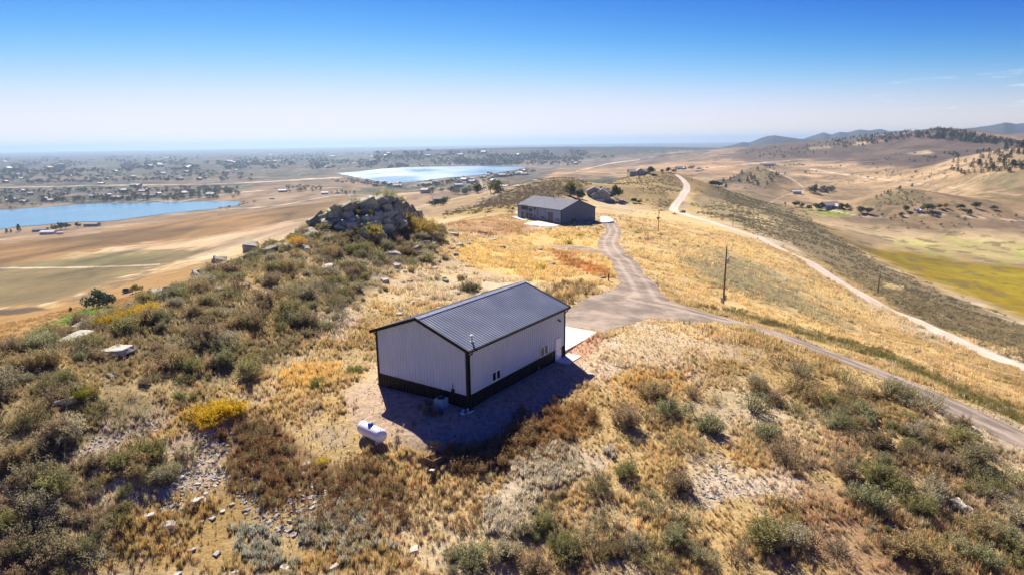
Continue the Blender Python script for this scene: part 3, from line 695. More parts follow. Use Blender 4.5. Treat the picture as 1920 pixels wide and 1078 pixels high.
for x, y in ((0, 0), (0, W1), (L1, 0), (L1, W1)):
    mb = MB(); sx, sy = (-1 if x == 0 else 1), (-1 if y == 0 else 1)
    mb.box(min(x + sx * .05, x - sx * .14), max(x + sx * .05, x - sx * .14), min(y + sy * .05, y + sy * .028), max(y + sy * .05, y + sy * .028), -.25, EV - .02)
    mb.box(min(x + sx * .05, x + sx * .028), max(x + sx * .05, x + sx * .028), min(y + sy * .027, y - sy * .14), max(y + sy * .027, y - sy * .14), -.25, EV - .02)
    mb.build('corner_trim', M['black'], nb)
# roof: two ribbed slopes with a thickness, ridge cap, rake trim, gutters, downspouts
sl_n = math.hypot(W1 / 2, RISE); un = (RISE / sl_n, W1 / 2 / sl_n)
for side in (0, 1):
    mb = MB()
    def rp(x, o, t, side=side):    # t: 0 eave .. 1 ridge
        y = -OH + (W1 / 2 + OH) * t; z = EV + .10 + RISE * (y / (W1 / 2)); z += o
        return (x, y if side == 0 else W1 - y, z)
    ribs(mb, -OH, L1 + OH, lambda x: 0.0, lambda x: 1.0, lambda x, o, t: rp(x, o, t), pitch=.305, dep=.035, w=.06)
    mb.quad(rp(-OH, -.06, 0), rp(L1 + OH, -.06, 0), rp(L1 + OH, -.06, 1), rp(-OH, -.06, 1))
    mb.build('roof', M['roof'], nb)
    for xx in (-OH - .012, L1 + OH + .012):
        q = MB(); a, b_ = Vector(rp(xx, -.055, -.005)), Vector(rp(xx, -.055, 1.0)); q.bar(a, b_, .05, .24); q.build('rake_trim', M['black'], nb)
    ye = rp(0, 0, 0)[1]; ze = rp(0, 0, 0)[2]; s = -1 if side == 0 else 1
    q = MB(); y0, y1 = sorted((ye, ye + s * .12)); q.box(-OH, L1 + OH, y0, y1, ze - .16, ze - .15 + .012); q.box(-OH, L1 + OH, *sorted((ye + s * .105, ye + s * .12)), ze - .138, ze - .015); q.box(-OH, L1 + OH, *sorted((ye - s * .03, ye - s * .002)), ze - .20, ze - .03)
    for xx in (-OH, L1 + OH): q.box(xx - .006, xx + .006, *sorted((ye + .001 * s, ye + s * .104)), ze - .137, ze - .016)
    q.build('gutter', M['black'], nb)
    for xx in (.12, L1 - .12):
        q = MB(); yw = 0 if side == 0 else W1
        q.tube([(xx, ye + s * .06, ze - .15), (xx, ye + s * .05, ze - .28), (xx, yw + s * .12, ze - .48), (xx, yw + s * .10, ze - .7), (xx, yw + s * .10, .12), (xx, yw + s * .32, .02)], .05, 6)
        q.build('downspout', M['black'], nb)
q = MB(); zr = EV + .10 + RISE + .05
for s in (-1, 1): q.quad((-OH, W1 / 2, zr + .02), (L1 + OH, W1 / 2, zr + .02), (L1 + OH, W1 / 2 + s * .26, zr - .26 * RISE / (W1 / 2) + .012), (-OH, W1 / 2 + s * .26, zr - .26 * RISE / (W1 / 2) + .012))
q.build('ridge_cap', simple('ridge_cap_steel', (.34, .38, .46), .32), nb)
# windows, door, wall lamp, outlet, flue on the right-hand wall and roof
def slider_window(p0, p1, glassmat2=None):
    x0, x1 = sorted((p0[0], p1[0])); z0, z1 = sorted((p0[2], p1[2])); x0 -= .02; x1 += .02
    w = MB(); t = .075
    w.box(x0, x1, -.075, -.024, z0, z0 + t); w.box(x0, x1, -.075, -.024, z1 - t, z1)
    w.box(x0, x0 + t, -.075, -.024, z0 + t, z1 - t); w.box(x1 - t, x1, -.075, -.024, z0 + t, z1 - t)
    xm = (x0 + x1) / 2; w.box(xm - .045, xm + .045, -.07, -.024, z0 + t, z1 - t)
    f = w.build('window', M['white'], nb)
    for a, b_ in ((x0 + t, xm - .045), (xm + .045, x1 - t)):
        g_ = MB(); g_.box(a, b_, -.045, -.03, z0 + t, z1 - t); g_.build('pane', M['glass'], f)
slider_window(F1.plane(921.5, 698, 1, 0), F1.plane(938, 708, 1, 0))
slider_window(F1.plane(1012.4, 651, 1, 0), F1.plane(1026, 662.5, 1, 0))
d0 = F1.plane(1040.3, 636.6, 1, 0); d1 = F1.plane(1051, 671.4, 1, 0)
dx0, dx1, dz1 = d0[0], d1[0], d0[2]
w = MB(); w.box(dx0 + .06, dx1 - .06, -.07, -.026, .06, dz1 - .06)
for k in range(2): w.box(dx0 + .2, dx1 - .2, -.078, -.071, .25 + k * .95, .95 + k * .95)
dr = w.build('door', M['white'], nb)
w = MB(); w.box(dx0, dx0 + .058, -.085, -.02, .0, dz1); w.box(dx1 - .058, dx1, -.085, -.02, 0, dz1); w.box(dx0 + .058, dx1 - .058, -.085, -.02, dz1 - .058, dz1); w.build('door_frame', M['white'], nb)
w = MB(); w.tube([(dx1 - .16, -.071, 1.0), (dx1 - .16, -.12, 1.0)], .03, 8); w.tube([(dx1 - .16, -.12, 1.0), (dx1 - .3, -.12, 1.0)], .012, 6); w.build('handle', M['black'], dr)
lp = F1.plane(1045.8, 599.5, 1, 0)
w = MB(); w.tube([(lp[0], -.022, lp[2]), (lp[0], -.06, lp[2])], .08, 10); w.tube([(lp[0], -.06, lp[2] + .02), (lp[0], -.17, lp[2] + .05), (lp[0], -.22, lp[2] - .03)], .03, 8); w.tube([(lp[0], -.22, lp[2] + .02), (lp[0], -.22, lp[2] - .10)], [.05, .12], 10); w.build('wall_lamp', M['black'], nb)
op = F1.plane(1009.6, 689.5, 1, 0)
w = MB(); w.box(op[0] - .06, op[0] + .06, -.09, -.036, op[2] - .09, op[2] + .09); w.build('outlet_box', M['galv'], nb)
# flue through the roof near the near eave corner
fp = None
for k in range(60):
    y = k * .04; q = F1.plane(884.8, 641, 1, y)
    if abs(q[2] - (EV + .1 + RISE * y / (W1 / 2))) < .04: fp = q; break
if fp is None: fp = np.array([.9, .6, EV + .2])
w = MB(); z = fp[2]
w.tube([(fp[0], fp[1], z - .1), (fp[0], fp[1], z + .06)], [.16, .11], 12); w.tube([(fp[0], fp[1], z + .05), (fp[0], fp[1], z + .5)], .065, 12)
fl = w.build('flue_pipe', M['galv'], nb)
w = MB(); w.tube([(fp[0], fp[1], z + .46), (fp[0], fp[1], z + .52), (fp[0], fp[1], z + .58)], [.09, .14, .05], 12); w.build('rain_cap', M['white'], fl)
# overhead door on the far gable
w = MB(); w.box(L1 + .026, L1 + .07, W1 / 2 - 2, W1 / 2 + 2, 0, 3.6)
for k in range(1, 6): w.box(L1 + .07, L1 + .08, W1 / 2 - 2, W1 / 2 + 2, k * .6 - .02, k * .6 + .02)
w.build('garage_door', M['white'], nb)
# conduit and meter by the near corner of the gable wall
q = F1.plane(851, 744, 0, 0)
w = MB(); w.box(-.14, -.04, q[1] - .12, q[1] + .12, .95, 1.35); w.tube([(-.09, q[1], 1.3), (-.09, q[1], 1.75)], .025, 6); w.tube([(-.09, q[1], .95), (-.09, q[1], -.05)], .025, 6); w.build('meter_box', M['black'], nb)
# concrete aprons
def slab(name, pts, z, th, mat):
    m = MB(); n = len(pts)
    m.poly([(x, y, z) for x, y in pts]); m.poly([(x, y, z - th) for x, y in pts][::-1])
    for k in range(n):
        a, b_ = pts[k], pts[(k + 1) % n]; m.quad((*a, z - th), (*b_, z - th), (*b_, z), (*a, z))
    return m
def w2(F, x, y): p = F.o + F.ex * x + F.ey * y; return (p[0], p[1])
pc = F1.loc(at_z(1118, 624.5, PADZ + .08)); pd = F1.loc(at_z(1062, 652, PADZ + .08))
ap = [w2(F1, L1 + .06, .4), w2(F1, pc[0], .4 if pc[1] > .4 else pc[1]), w2(F1, pc[0] + .3, W1 - .6), w2(F1, L1 + .06, W1 - .6)]
print('apron', pc, pd, [gz(*p_) for p_ in ap])
tag(slab('pavement', ap, max(PADZ + .10, max(gz(*p_) for p_ in ap[:3]) + .04), .6, M['conc']).build('pavement', M['conc']), kind='structure')
sp = [F1.loc(at_z(a, b_, PADZ + .06)) for a, b_ in ((1040, 677.5), (1061, 685), (1091.5, 667.5))]
st_ = [w2(F1, dx0 - .1, -.07), w2(F1, dx0 - .1, sp[1][1]), w2(F1, sp[2][0], sp[1][1]), w2(F1, sp[2][0], -.07)]
print('stoop', sp)
tag(slab('path', st_, max(PADZ + .09, max(gz(*p_) for p_ in st_) + .03), .4, M['conc']).build('path', M['conc']), kind='structure')
# air conditioner on its pad
ac = F1.loc(at_z(828, 765, PADZ)); acp = F1.o + F1.ex * min(ac[0], -.75) + F1.ey * ac[1]
a_ = empty('air_conditioner', (acp[0], acp[1], PADZ), rz1, 'blue-grey boxy air conditioner standing on a small slab against the gable wall', 'air conditioner')
w = MB(); w.box(-.36, .36, -.36, .36, .10, .82)
for k in range(9): w.box(-.372, -.361, -.33, .33, .16 + k * .07, .18 + k * .07); w.box(-.33, .33, -.372, -.361, .16 + k * .07, .18 + k * .07)
w.build('casing', M['bluegrey'], a_)
w = MB(); w.tube([(0, 0, .82), (0, 0, .85)], .29, 18); w.build('fan_grille', M['black'], a_)
w = MB(); w.box(-.5, .5, -.5, .5, -.05, .095); w.build('slab', simple('grey_slab', (.34, .38, .42), .85), a_)

# propane tank
pa = at_z(675, 808, -19.55); pb = at_z(722, 832, -19.6)
pm = (pa + pb) / 2; prz = math.atan2(pb[1] - pa[1], pb[0] - pa[0]); gzp = gz(pm[0], pm[1])
pt = empty('propane_tank', (pm[0], pm[1], gzp), prz, 'white capsule-shaped propane tank with blue dome on bare dirt beside the workshop shadow', 'tank')
hl = np.linalg.norm(pb - pa) / 2; R = .46; hl = max(1.05, min(1.35, hl))
pts = []; rad = []
for k in range(9): t = math.pi / 2 * k / 8; pts.append((-hl + .36 * (1 - math.sin(t)) - .0, 0, R + .28)); rad.append(max(.01, R * math.sin(t)) if False else max(.012, R * math.cos(math.pi / 2 - t)))
pts2 = [(-x, y, z) for x, y, z in pts[::-1]]
w = MB(); w.tube([(-hl + .36 * (1 - math.cos(math.pi / 2 - 0)) if False else p[0], 0, p[2]) for p in []] or [(-hl + .38 * (1 - math.cos(math.pi / 2 * k / 8)), 0, R + .14) for k in range(9)] + [(hl - .38 * (1 - math.cos(math.pi / 2 * k / 8)), 0, R + .14) for k in range(8, -1, -1)],
                 [max(.01, R * math.sin(math.pi / 2 * k / 8)) for k in range(9)] + [max(.01, R * math.sin(math.pi / 2 * k / 8)) for k in range(8, -1, -1)], 24)
tk = w.build('vessel', M['white'], pt, smooth=True)
w = MB(); w.tube([(-.1, 0, 2 * R + .08), (-.1, 0, 2 * R + .23), (-.1, 0, 2 * R + .30), (-.1, 0, 2 * R + .32)], [.2, .2, .15, .02], 16); w.build('dome', M['bluecap'], pt, smooth=True)
for x in (-hl * .55, hl * .55):
    w = MB(); w.box(x - .09, x + .09, -.24, .24, -.25, .2); w.build('leg', M['conc'], pt)
for x in (-hl * .7, hl * .7):
    w = MB(); w.box(x - .05, x + .05, -.02, .02, 2 * R + .12, 2 * R + .21); w.build('lifting_lug', M['white'], pt)

# white debris by the corner, open wooden box on the slope below, post by the drive
db = at_z(877, 774, -19.1); rnd = random.Random(5)
w = MB()
for k in range(9):
    x, y = rnd.uniform(-.55, .55), rnd.uniform(-.25, .25); s_ = rnd.uniform(.07, .16)
    w.bar((x, y, .03), (x + rnd.uniform(-.2, .3), y + rnd.uniform(-.2, .2), rnd.uniform(.05, .22)), s_, s_ * .7)
tag(w.build('scrap_pile', M['white'], loc=(db[0], db[1], gz(db[0], db[1])), rz=rz1), 'small heap of white scrap pieces on shaded dirt at the workshop corner', 'scrap pile')
h = hit(817, 866)
bx_ = empty('wooden_box', tuple(h), .9, 'open weathered wooden box among dry weeds below the workshop yard', 'box')
for (x0, x1, y0, y1) in ((-.6, .6, -.4, -.36), (-.6, .6, .36, .4), (-.6, -.56, -.359, .359), (.56, .6, -.359, .359)):
    w = MB(); w.box(x0, x1, y0, y1, -.1, .45); w.build('plank', M['wood'], bx_)
w = MB(); w.bar((-.7, -.5, .0), (-1.3, -.9, .25), .3, .04); w.build('loose_plank', simple('grey_plank', (.45, .40, .35), .8, var=.2), bx_)
h = hit(1141, 527)
w = MB(); w.tube([(0, 0, -.2), (0, 0, 1.0)], .09, 8); w.box(-.12, .12, -.12, .12, 1.0, 1.06)
tag(w.build('fence_post', M['wood'], loc=tuple(h)), 'short dark wooden post beside the driveway fork, alone in golden grass', 'post')
# ---------------------------------------------------------------- second, big slate-blue steel building
A2 = at_r(1052, 422.3, 266); z2 = A2[2] - .1
B2 = at_z(971.5, 409.5, z2); A2 = at_z(1052, 422.3, z2)
rz2 = math.atan2(B2[1] - A2[1], B2[0] - A2[0])            # long side runs away to the left
C2 = at_z(1126, 417.4, z2)
F2 = Frame(A2, rz2); L2 = F2.loc(B2)[0]; W2 = abs(F2.loc(C2)[1]); EV2 = F2.plane(1052, 394.3, 0, 0)[2]; 
PK2 = F2.plane(1092, 375.5, 0, 0)[2]
# local: X along long side (away to the left), Y negative towards the right gable end
print('second building', L2, W2, EV2, PK2, F2.loc(C2), F2.plane(1126, 388.5, 0, 0))
R2 = PK2 - EV2
sb = empty('steel_barn_house', tuple(A2), rz2, 'large two-storey slate-blue steel barn with pale metal roof and tall garage door', 'building')
zt2 = lambda y: EV2 + R2 * (1 - abs(y + W2 / 2) / (W2 / 2)) - .04
for yy, sgn in ((0, 1), (-W2, -1)):
    mb = MB(); ribs(mb, 0, L2, lambda x: -.6, lambda x: EV2, lambda x, o, z: (x, yy + sgn * o, z), pitch=.6, dep=.05, w=.12); mb.build('wall', simple('slate_steel_less_shaded', (.15, .205, .31), .5, var=.05, scale=.4) if yy == 0 else M['dkblue'], sb)  # near long side: lighter copy of the steel, its weaker shade painted in
for xx, sgn in ((0, -1), (L2, 1)):
    mb = MB()
    ribs(mb, -W2, -W2 / 2, lambda y: -.6, zt2, lambda y, o, z: (xx + sgn * o, y, z), pitch=.6, dep=.05, w=.12); ribs(mb, -W2 / 2, 0, lambda y: -.6, zt2, lambda y, o, z: (xx + sgn * o, y, z), pitch=.6, dep=.05, w=.12)
    mb.build('wall', M['dkblue'], sb)
for s in (0, 1):
    mb = MB()
    def rp2(x, o, t, s=s):
        y = .35 - (W2 / 2 + .35) * t; z = EV2 + .1 + R2 * (-y / (W2 / 2)) + o
        return (x, y if s == 0 else -W2 - y, z)
    ribs(mb, -.35, L2 + .35, lambda x: 0., lambda x: 1., lambda x, o, t: rp2(x, o, t), pitch=.6, dep=.07, w=.14)
    mb.quad(rp2(-.35, -.2, 0), rp2(L2 + .35, -.2, 0), rp2(L2 + .35, -.2, 1), rp2(-.35, -.2, 1)); mb.build('roof', M['ltroof'], sb)
    for xx in (-.37, L2 + .37):
        q = MB(); q.bar(rp2(xx, -.1, 0), rp2(xx, -.1, 1), .06, .3); q.build('rake_trim', M['black'], sb)
    q = MB(); a = rp2(-.35, -.1, 0); b_ = rp2(L2 + .35, -.1, 0); q.bar(a, b_, .12, .22); q.build('gutter', M['black'], sb)
for x, y in ((0, 0), (0, -W2), (L2, 0), (L2, -W2)):
    q = MB(); q.box(x - .12, x + .12, y - .12, y + .12, -.6, EV2 - .05); q.build('corner_trim', M['black'], sb)
def win2(x0p, y0p, x1p, y1p, kind='window', mull=1):
    a = F2.plane(960 + x0p / 9.6, 350 + y0p / 9.6, 1, 0); b_ = F2.plane(960 + x1p / 9.6, 350 + y1p / 9.6, 1, 0)
    x0, x1 = sorted((a[0], b_[0])); z0, z1 = sorted((a[2], b_[2])); t = .09
    w = MB(); w.box(x0, x1, .052, .12, z1 - t, z1); w.box(x0, x1, .052, .12, z0, z0 + t); w.box(x0, x0 + t, .052, .12, z0 + t, z1 - t); w.box(x1 - t, x1, .052, .12, z0 + t, z1 - t)
    for k in range(mull): xm = x0 + (x1 - x0) * (k + 1) / (mull + 1); w.box(xm - .04, xm + .04, .052, .115, z0 + t, z1 - t)
    f = w.build(kind, M['brown'], sb); g_ = MB(); g_.box(x0 + t, x1 - t, .053, .075, z0 + t, z1 - t); g_.build('pane', M['glass'], f)
for a in ((172, 325, 290, 430, 'window', 3), (308, 392, 365, 450), (398, 370, 425, 430), (308, 485, 365, 535), (402, 510, 425, 565), (525, 535, 582, 582), (798, 580, 855, 618)): win2(*a)
win2(172, 455, 200, 550, 'door', 0); win2(258, 470, 290, 575, 'door', 0)
a = F2.plane(960 + 645 / 9.6, 350 + 462 / 9.6, 1, 0); b_ = F2.plane(960 + 735 / 9.6, 350 + 660 / 9.6, 1, 0)
x0, x1 = sorted((a[0], b_[0])); w = MB(); w.box(x0, x1, .052, .1, 0, a[2])
for k in range(1, 7): w.box(x0, x1, .1, .13, a[2] * k / 7 - .03, a[2] * k / 7 + .03)
w.build('garage_door', simple('dark_garage_panel', (.045, .045, .05), .4), sb)
for px, py, q_ in ((1078, 413, 1.4), (1110.5, 410.5, 1.5)):
    p = F2.plane(px - 2.0, py, 0, 0); q = MB(); f = q.box(-.14, -.052, p[1] - 1.2, p[1] + 1.2, p[2] - .55, p[2] + .55).build('window', M['brown'], sb)
    for s in (-1, 1): q = MB(); q.box(-.16, -.141, p[1] + s * .6 - .5, p[1] + s * .6 + .5, p[2] - .45, p[2] + .45); q.build('pane', M['glass'], f)
q = MB(); p = F2.plane(960 + 590 / 9.6, 350 + 600 / 9.6, 1, 0); 
for px in (465, 600): x = F2.plane(960 + px / 9.6, 350 + 500 / 9.6, 1, 0)[0]; q = MB(); q.tube([(x, .12, .1), (x, .12, EV2 - .1)], .07, 6); q.build('downspout', M['black'], sb)
q = MB(); p = F2.plane(1037, 369, 1, -W2 / 2 + 1); q.tube([(p[0], -W2 / 2 + .6, PK2 - .3), (p[0], -W2 / 2 + .6, PK2 + 1.0)], .12, 8); q.build('flue_pipe', M['black'], sb)
print('barn slab', z2, [gz(*at_z(a_, b_, z2)[:2]) for a_, b_ in ((979.5, 420), (1009, 414.4), (1050.5, 422.9), (1015, 427))])
# slabs round it
zs = z2 + .06
def spx(pts, z): return [tuple(at_z(a, b_, z)[:2]) for a, b_ in pts]
SLABS = []
for P in ([(979.5, 420), (1009, 414.4), (1050.5, 422.9), (1015, 427)], [(959.5, 406.8), (972, 406.0), (979, 410.3), (990, 413.5), (983, 414.2)], [(1125.5, 405.5), (1140, 406.5), (1149, 411), (1150, 415), (1138, 417), (1126.5, 417.2)]):
    zq = max([zs] + [gz(*p) + .08 for p in spx(P, zs)]); SLABS.append(np.array(spx(P, zq)))
    tag(slab('pavement', spx(P, zq), zq, 2.2, M['conc']).build('pavement', M['conc']), kind='structure')
P = [(962, 419), (979, 419.5), (1014, 427.6), (1051, 423.4), (1052, 426), (1018, 433.5), (990, 428)]
zq = max([zs - .05] + [gz(*p) + .03 for p in spx(P, zs)]); SLABS.append(np.array(spx(P, zq)))
tag(slab('gravel_yard', spx(P, zq), zq, 1.8, None).build('gravel_yard', simple('yard_gravel', (.27, .235, .21), .9, var=.2, scale=.8)), kind='structure')

# ---------------------------------------------------------------- houses
M['siding'] = simple('grey_siding', (.27, .255, .25), .75, var=.08, scale=.5)
M['shingle'] = simple('grey_shingle', (.20, .195, .21), .8, var=.18, scale=2)
M['tansid'] = simple('tan_stucco', (.42, .36, .30), .85, var=.06, scale=.5)
M['winglass'] = M['glass']
def gable(root, x0, x1, y0, y1, ev, rise, wall, roof, along='x', zb=-1.5, oh=.5):
    """walls and roof of one gabled volume; ridge along x or y"""
    q = MB(); r = MB()
    def T(a, b_, z): return (a, b_, z) if along == 'x' else (b_, a, z)
    if along == 'y': x0, x1, y0, y1 = y0, y1, x0, x1
    ym = (y0 + y1) / 2
    q.quad(T(x0, y0, zb), T(x1, y0, zb), T(x1, y0, ev), T(x0, y0, ev)); q.quad(T(x0, y1, zb), T(x1, y1, zb), T(x1, y1, ev), T(x0, y1, ev))
    for x in (x0, x1): q.poly([T(x, y0, zb), T(x, y1, zb), T(x, y1, ev), T(x, ym, ev + rise), T(x, y0, ev)])
    k = rise / ((y1 - y0) / 2)
    for s in (0, 1):
        def P(x, y, dz): return T(x, y if s == 0 else y0 + y1 - y, ev + .05 + (y - y0) * k + dz)
        pts = [(x0 - oh, y0 - oh), (x1 + oh, y0 - oh), (x1 + oh, ym), (x0 - oh, ym)]
        r.poly([P(x, y, .18) for x, y in pts]); r.poly([P(x, y, 0) for x, y in pts[::-1]])
        for (a, b_), (c_, d_) in zip(pts, pts[1:] + pts[:1]):
            if not (b_ == ym and d_ == ym): r.quad(P(a, b_, 0), P(c_, d_, 0), P(c_, d_, .18), P(a, b_, .18))
    q.build('wall', wall, root); return r.build('roof', roof, root)
def windows(root, lst, name='window', pane=True):
    """lst: (x, y, z, w, h, axis, sign): a framed window standing proud of a wall"""
    for x, y, z, w_, h_, ax, sg in lst:
        q = MB(); g_ = MB()
        if ax == 'y': q.box(x - w_ / 2, x + w_ / 2, *sorted((y + sg * .01, y + sg * .08)), z, z + h_); g_.box(x - w_ / 2 + .1, x + w_ / 2 - .1, *sorted((y + sg * .081, y + sg * .1)), z + .1, z + h_ - .1)
        else: q.box(*sorted((x + sg * .01, x + sg * .08)), y - w_ / 2, y + w_ / 2, z, z + h_); g_.box(*sorted((x + sg * .081, x + sg * .1)), y - w_ / 2 + .1, y + w_ / 2 - .1, z + .1, z + h_ - .1)
        f = q.build(name, M['white'], root); g_.build('pane', M['glass'], f)
h = hit(1121, 373, 420)
hs_ = empty('gabled_house', (h[0], h[1], h[2]), math.radians(-8), 'grey two-storey house with several gables among green trees behind the steel barn', 'house')
print('house2', h, np.hypot(h[0], h[1]))
gable(hs_, -9, 3, 0, 9, 6.0, 3.0, M['siding'], M['shingle'], 'y'); gable(hs_, -3, 9.5, -4, 5, 3.6, 4.2, M['siding'], M['shingle'], 'y'); gable(hs_, -5, 0, -6.5, -.5, 3.0, 1.9, M['siding'], M['shingle'], 'y'); gable(hs_, 2.9, 9, 5, 11, 5.2, 2.2, M['siding'], M['shingle'], 'x')
windows(hs_, [(-6.8, 0, 4.2, 1.4, 1.5, 'y', -1), (-7.5, 0, .8, 1.2, 1.8, 'y', -1), (3.2, -4, 4.2, 1.6, 1.2, 'y', -1), (6.5, -4, 1.0, 1.5, 1.3, 'y', -1), (-9, 4.5, 4.0, 1.5, 1.4, 'x', -1), (-9, 6.5, 1.0, 1.6, 1.4, 'x', -1)])
q = MB(); q.box(-4.6, -.6, -6.62, -6.51, 0, 2.4); q.build('garage_door', M['siding'], hs_)
q = MB(); q.box(-1.5, 5, -8, -4.1, -1.5, .12); q.build('porch_slab', M['conc'], hs_)
h = hit(1199, 328.5, 500)
ht = empty('ranch_house', (h[0], h[1], h[2]), math.radians(4), 'long low tan-grey house on the hill crest with a round tree beside it', 'house')
print('house3', h)
gable(ht, -10.5, 9, 0, 10, 3.4, 2.3, M['tansid'], M['shingle'], 'x'); gable(ht, -4, 4, -3, 6, 4.0, 2.5, M['tansid'], M['shingle'], 'y'); gable(ht, 5, 11, 2.5, 8.5, 2.9, 1.6, M['tansid'], M['shingle'], 'y')
windows(ht, [(-7.5, 0, 1, 2.2, 1.4, 'y', -1), (-1.8, -3, 1.0, 1.6, 1.8, 'y', -1), (1.8, -3, 1, 1.6, 1.8, 'y', -1), (6.5, 0, 1, 1.8, 1.4, 'y', -1)])
# ---------------------------------------------------------------- poles, car, farm buildings, far houses
M['polewood'] = simple('pole_wood', (.17, .105, .065), .85, var=.25, scale=5)
def pole(base, top, label, extras=False, rmin=60):
    h = hit(*base, rmin); d = ray(*top); r = math.hypot(h[0], h[1]); t = r / math.hypot(d[0], d[1]); H = d[2] * t - h[2]
    rt = empty('utility_pole', tuple(h), math.radians(20), label, 'pole', 'utility poles along the hillside')
    w = MB(); rb = .17 if not extras else .17
    w.tube([(0, 0, -.5), (0, 0, H * .5), (0, 0, H)], [rb, rb * .85, rb * .66], 10); w.build('post', M['polewood'], rt, smooth=True)
    w = MB(); w.tube([(0, 0, H), (0, 0, H + .12), (0, 0, H + .3)], [.05, .09, .04], 8); w.build('insulator', M['galv'], rt)
    if extras:
        w = MB(); w.tube([(.48, 0, H - 2.75), (.48, 0, H - 2.65), (.48, 0, H - 1.95), (.48, 0, H - 1.85)], [.22, .27, .27, .2], 16); w.tube([(.48, .1, H - 1.86), (.48, .1, H - 1.6)], [.06, .03], 8); w.build('transformer', simple('transformer_grey', (.48, .50, .52), .4), rt, smooth=False)
        for zb_ in (2.1, 2.6): w = MB(); w.box(.1, .3, -.05, .05, H - zb_, H - zb_ + .1); w.build('bracket', M['galv'], rt)
        w = MB(); w.bar((.0, -.1, H - .5), (.9, -.35, H - .75), .05, .05); w.build('cutout_arm', M['galv'], rt)
        mg = simple('meter_grey', (.33, .36, .38), .5); w = MB(); w.box(.15, .42, -.2, .2, .75, 1.7); w.build('meter_box', mg, rt); w = MB(); w.box(-.42, -.16, -.16, .16, .5, 1.35); w.build('meter_box', mg, rt)
        w = MB(); w.tube([(.19, .09, .7), (.19, .09, H - 3.2)], .03, 6); w.build('conduit', M['galv'], rt)
    else:
        w = MB(); w.tube([(.25, 0, H - 1.6), (.25, 0, H - .9)], .16, 10); w.build('transformer', M['galv'], rt)
    return h, H
p1 = pole((1356, 572), (1365, 464), 'tall brown utility pole with a grey transformer and meter boxes in golden grass', True)
p2 = pole((1234, 436), (1235, 394), 'slim utility pole with a bush at its foot, between driveway and pale dirt road', False, 150)
p3 = pole((1646, 550), (1649, 508), 'weathered utility pole standing in scrub just below the pale dirt road', False, 140)
p4 = pole((1374, 424), (1374.5, 403), 'thin faint utility pole in scrub beyond the bend of the pale road', False, 300)
p6 = pole((1297, 342), (1297.5, 327), 'tiny utility pole beside the dirt road near the top of the road hill', False, 450)
def wire(a, b, sag, label):
    n = 24; pts = []
    for k in range(n + 1):
        t = k / n; pts.append((a[0] + (b[0] - a[0]) * t, a[1] + (b[1] - a[1]) * t, a[2] + (b[2] - a[2]) * t - sag * 4 * t * (1 - t)))
    w = MB(); w.tube(pts, .012, 4, cap=False); tag(w.build('power_line', M['brown']), label, 'wire', 'power lines on the scrub slope')
tp = lambda p: (p[0][0], p[0][1], p[0][2] + p[1] + .2)
e1 = at_r(2000, 640, 190)
wire(tp(p4), tp(p3), 2.0, 'thin power line from the far scrub pole to the pole below the road')
wire(tp(p3), (e1[0], e1[1], e1[2] + 6), 1.5, 'thin power line from the pole below the road towards the meadow edge')

# grey SUV on the dirt road
h = hit(1279.5, 400, 300); r = math.hypot(h[0], h[1])
cv = empty('parked_car', (h[0], h[1], h[2] + .05), math.radians(115), 'small grey SUV driving on the pale dirt road at the foot of the hill', 'car')
M['carpaint'] = simple('car_paint', (.20, .21, .22), .25, metal=.5, var=.03)
w = MB()
prof = [(-2.3, .45), (-2.3, .95), (-2.1, 1.05), (-1.9, 1.7), (-.2, 1.75), (.75, 1.1), (2.05, .98), (2.3, .8), (2.3, .42)]
for s in (-1, 1): w.poly([(x, s * .92 * (1 if z < 1.2 else .86), z) for x, z in prof])
for (x0, z0), (x1, z1) in zip(prof, prof[1:] + prof[:1]):
    f0, f1 = (.92 if z0 < 1.2 else .79), (.92 if z1 < 1.2 else .79); w.quad((x0, -f0, z0), (x1, -f1, z1), (x1, f1, z1), (x0, f0, z0))
w.build('body', M['carpaint'], cv)
w = MB(); w.quad((.68, -.72, 1.17), (.68, .72, 1.17), (-.12, .7, 1.74), (-.12, -.7, 1.74)); w.quad((-2.09, -.72, 1.15), (-2.09, .72, 1.15), (-1.93, .7, 1.66), (-1.93, -.7, 1.66))
for s in (-1, 1): w.quad((-1.85, s * .9, 1.12), (.45, s * .9, 1.15), (-.25, s * .81, 1.66), (-1.75, s * .81, 1.66))
for v in range(len(w.v)): x, y, z = w.v[v]; w.v[v] = (x + (.03 if x > .0 else -.03 if x < -1.9 else 0), y * 1.02, z + .02)
w.build('window', M['glass'], cv)
for x in (-1.45, 1.4):
    for s in (-1, 1): q = MB(); q.tube([(x, s * .72, .36), (x, s * .95, .36)], .36, 14); q.build('wheel', M['black'], cv)
for s in (-1, 1): q = MB(); q.box(2.29, 2.33, s * .62 - .18, s * .62 + .18, .62, .8); q.build('headlight', M['white'], cv)

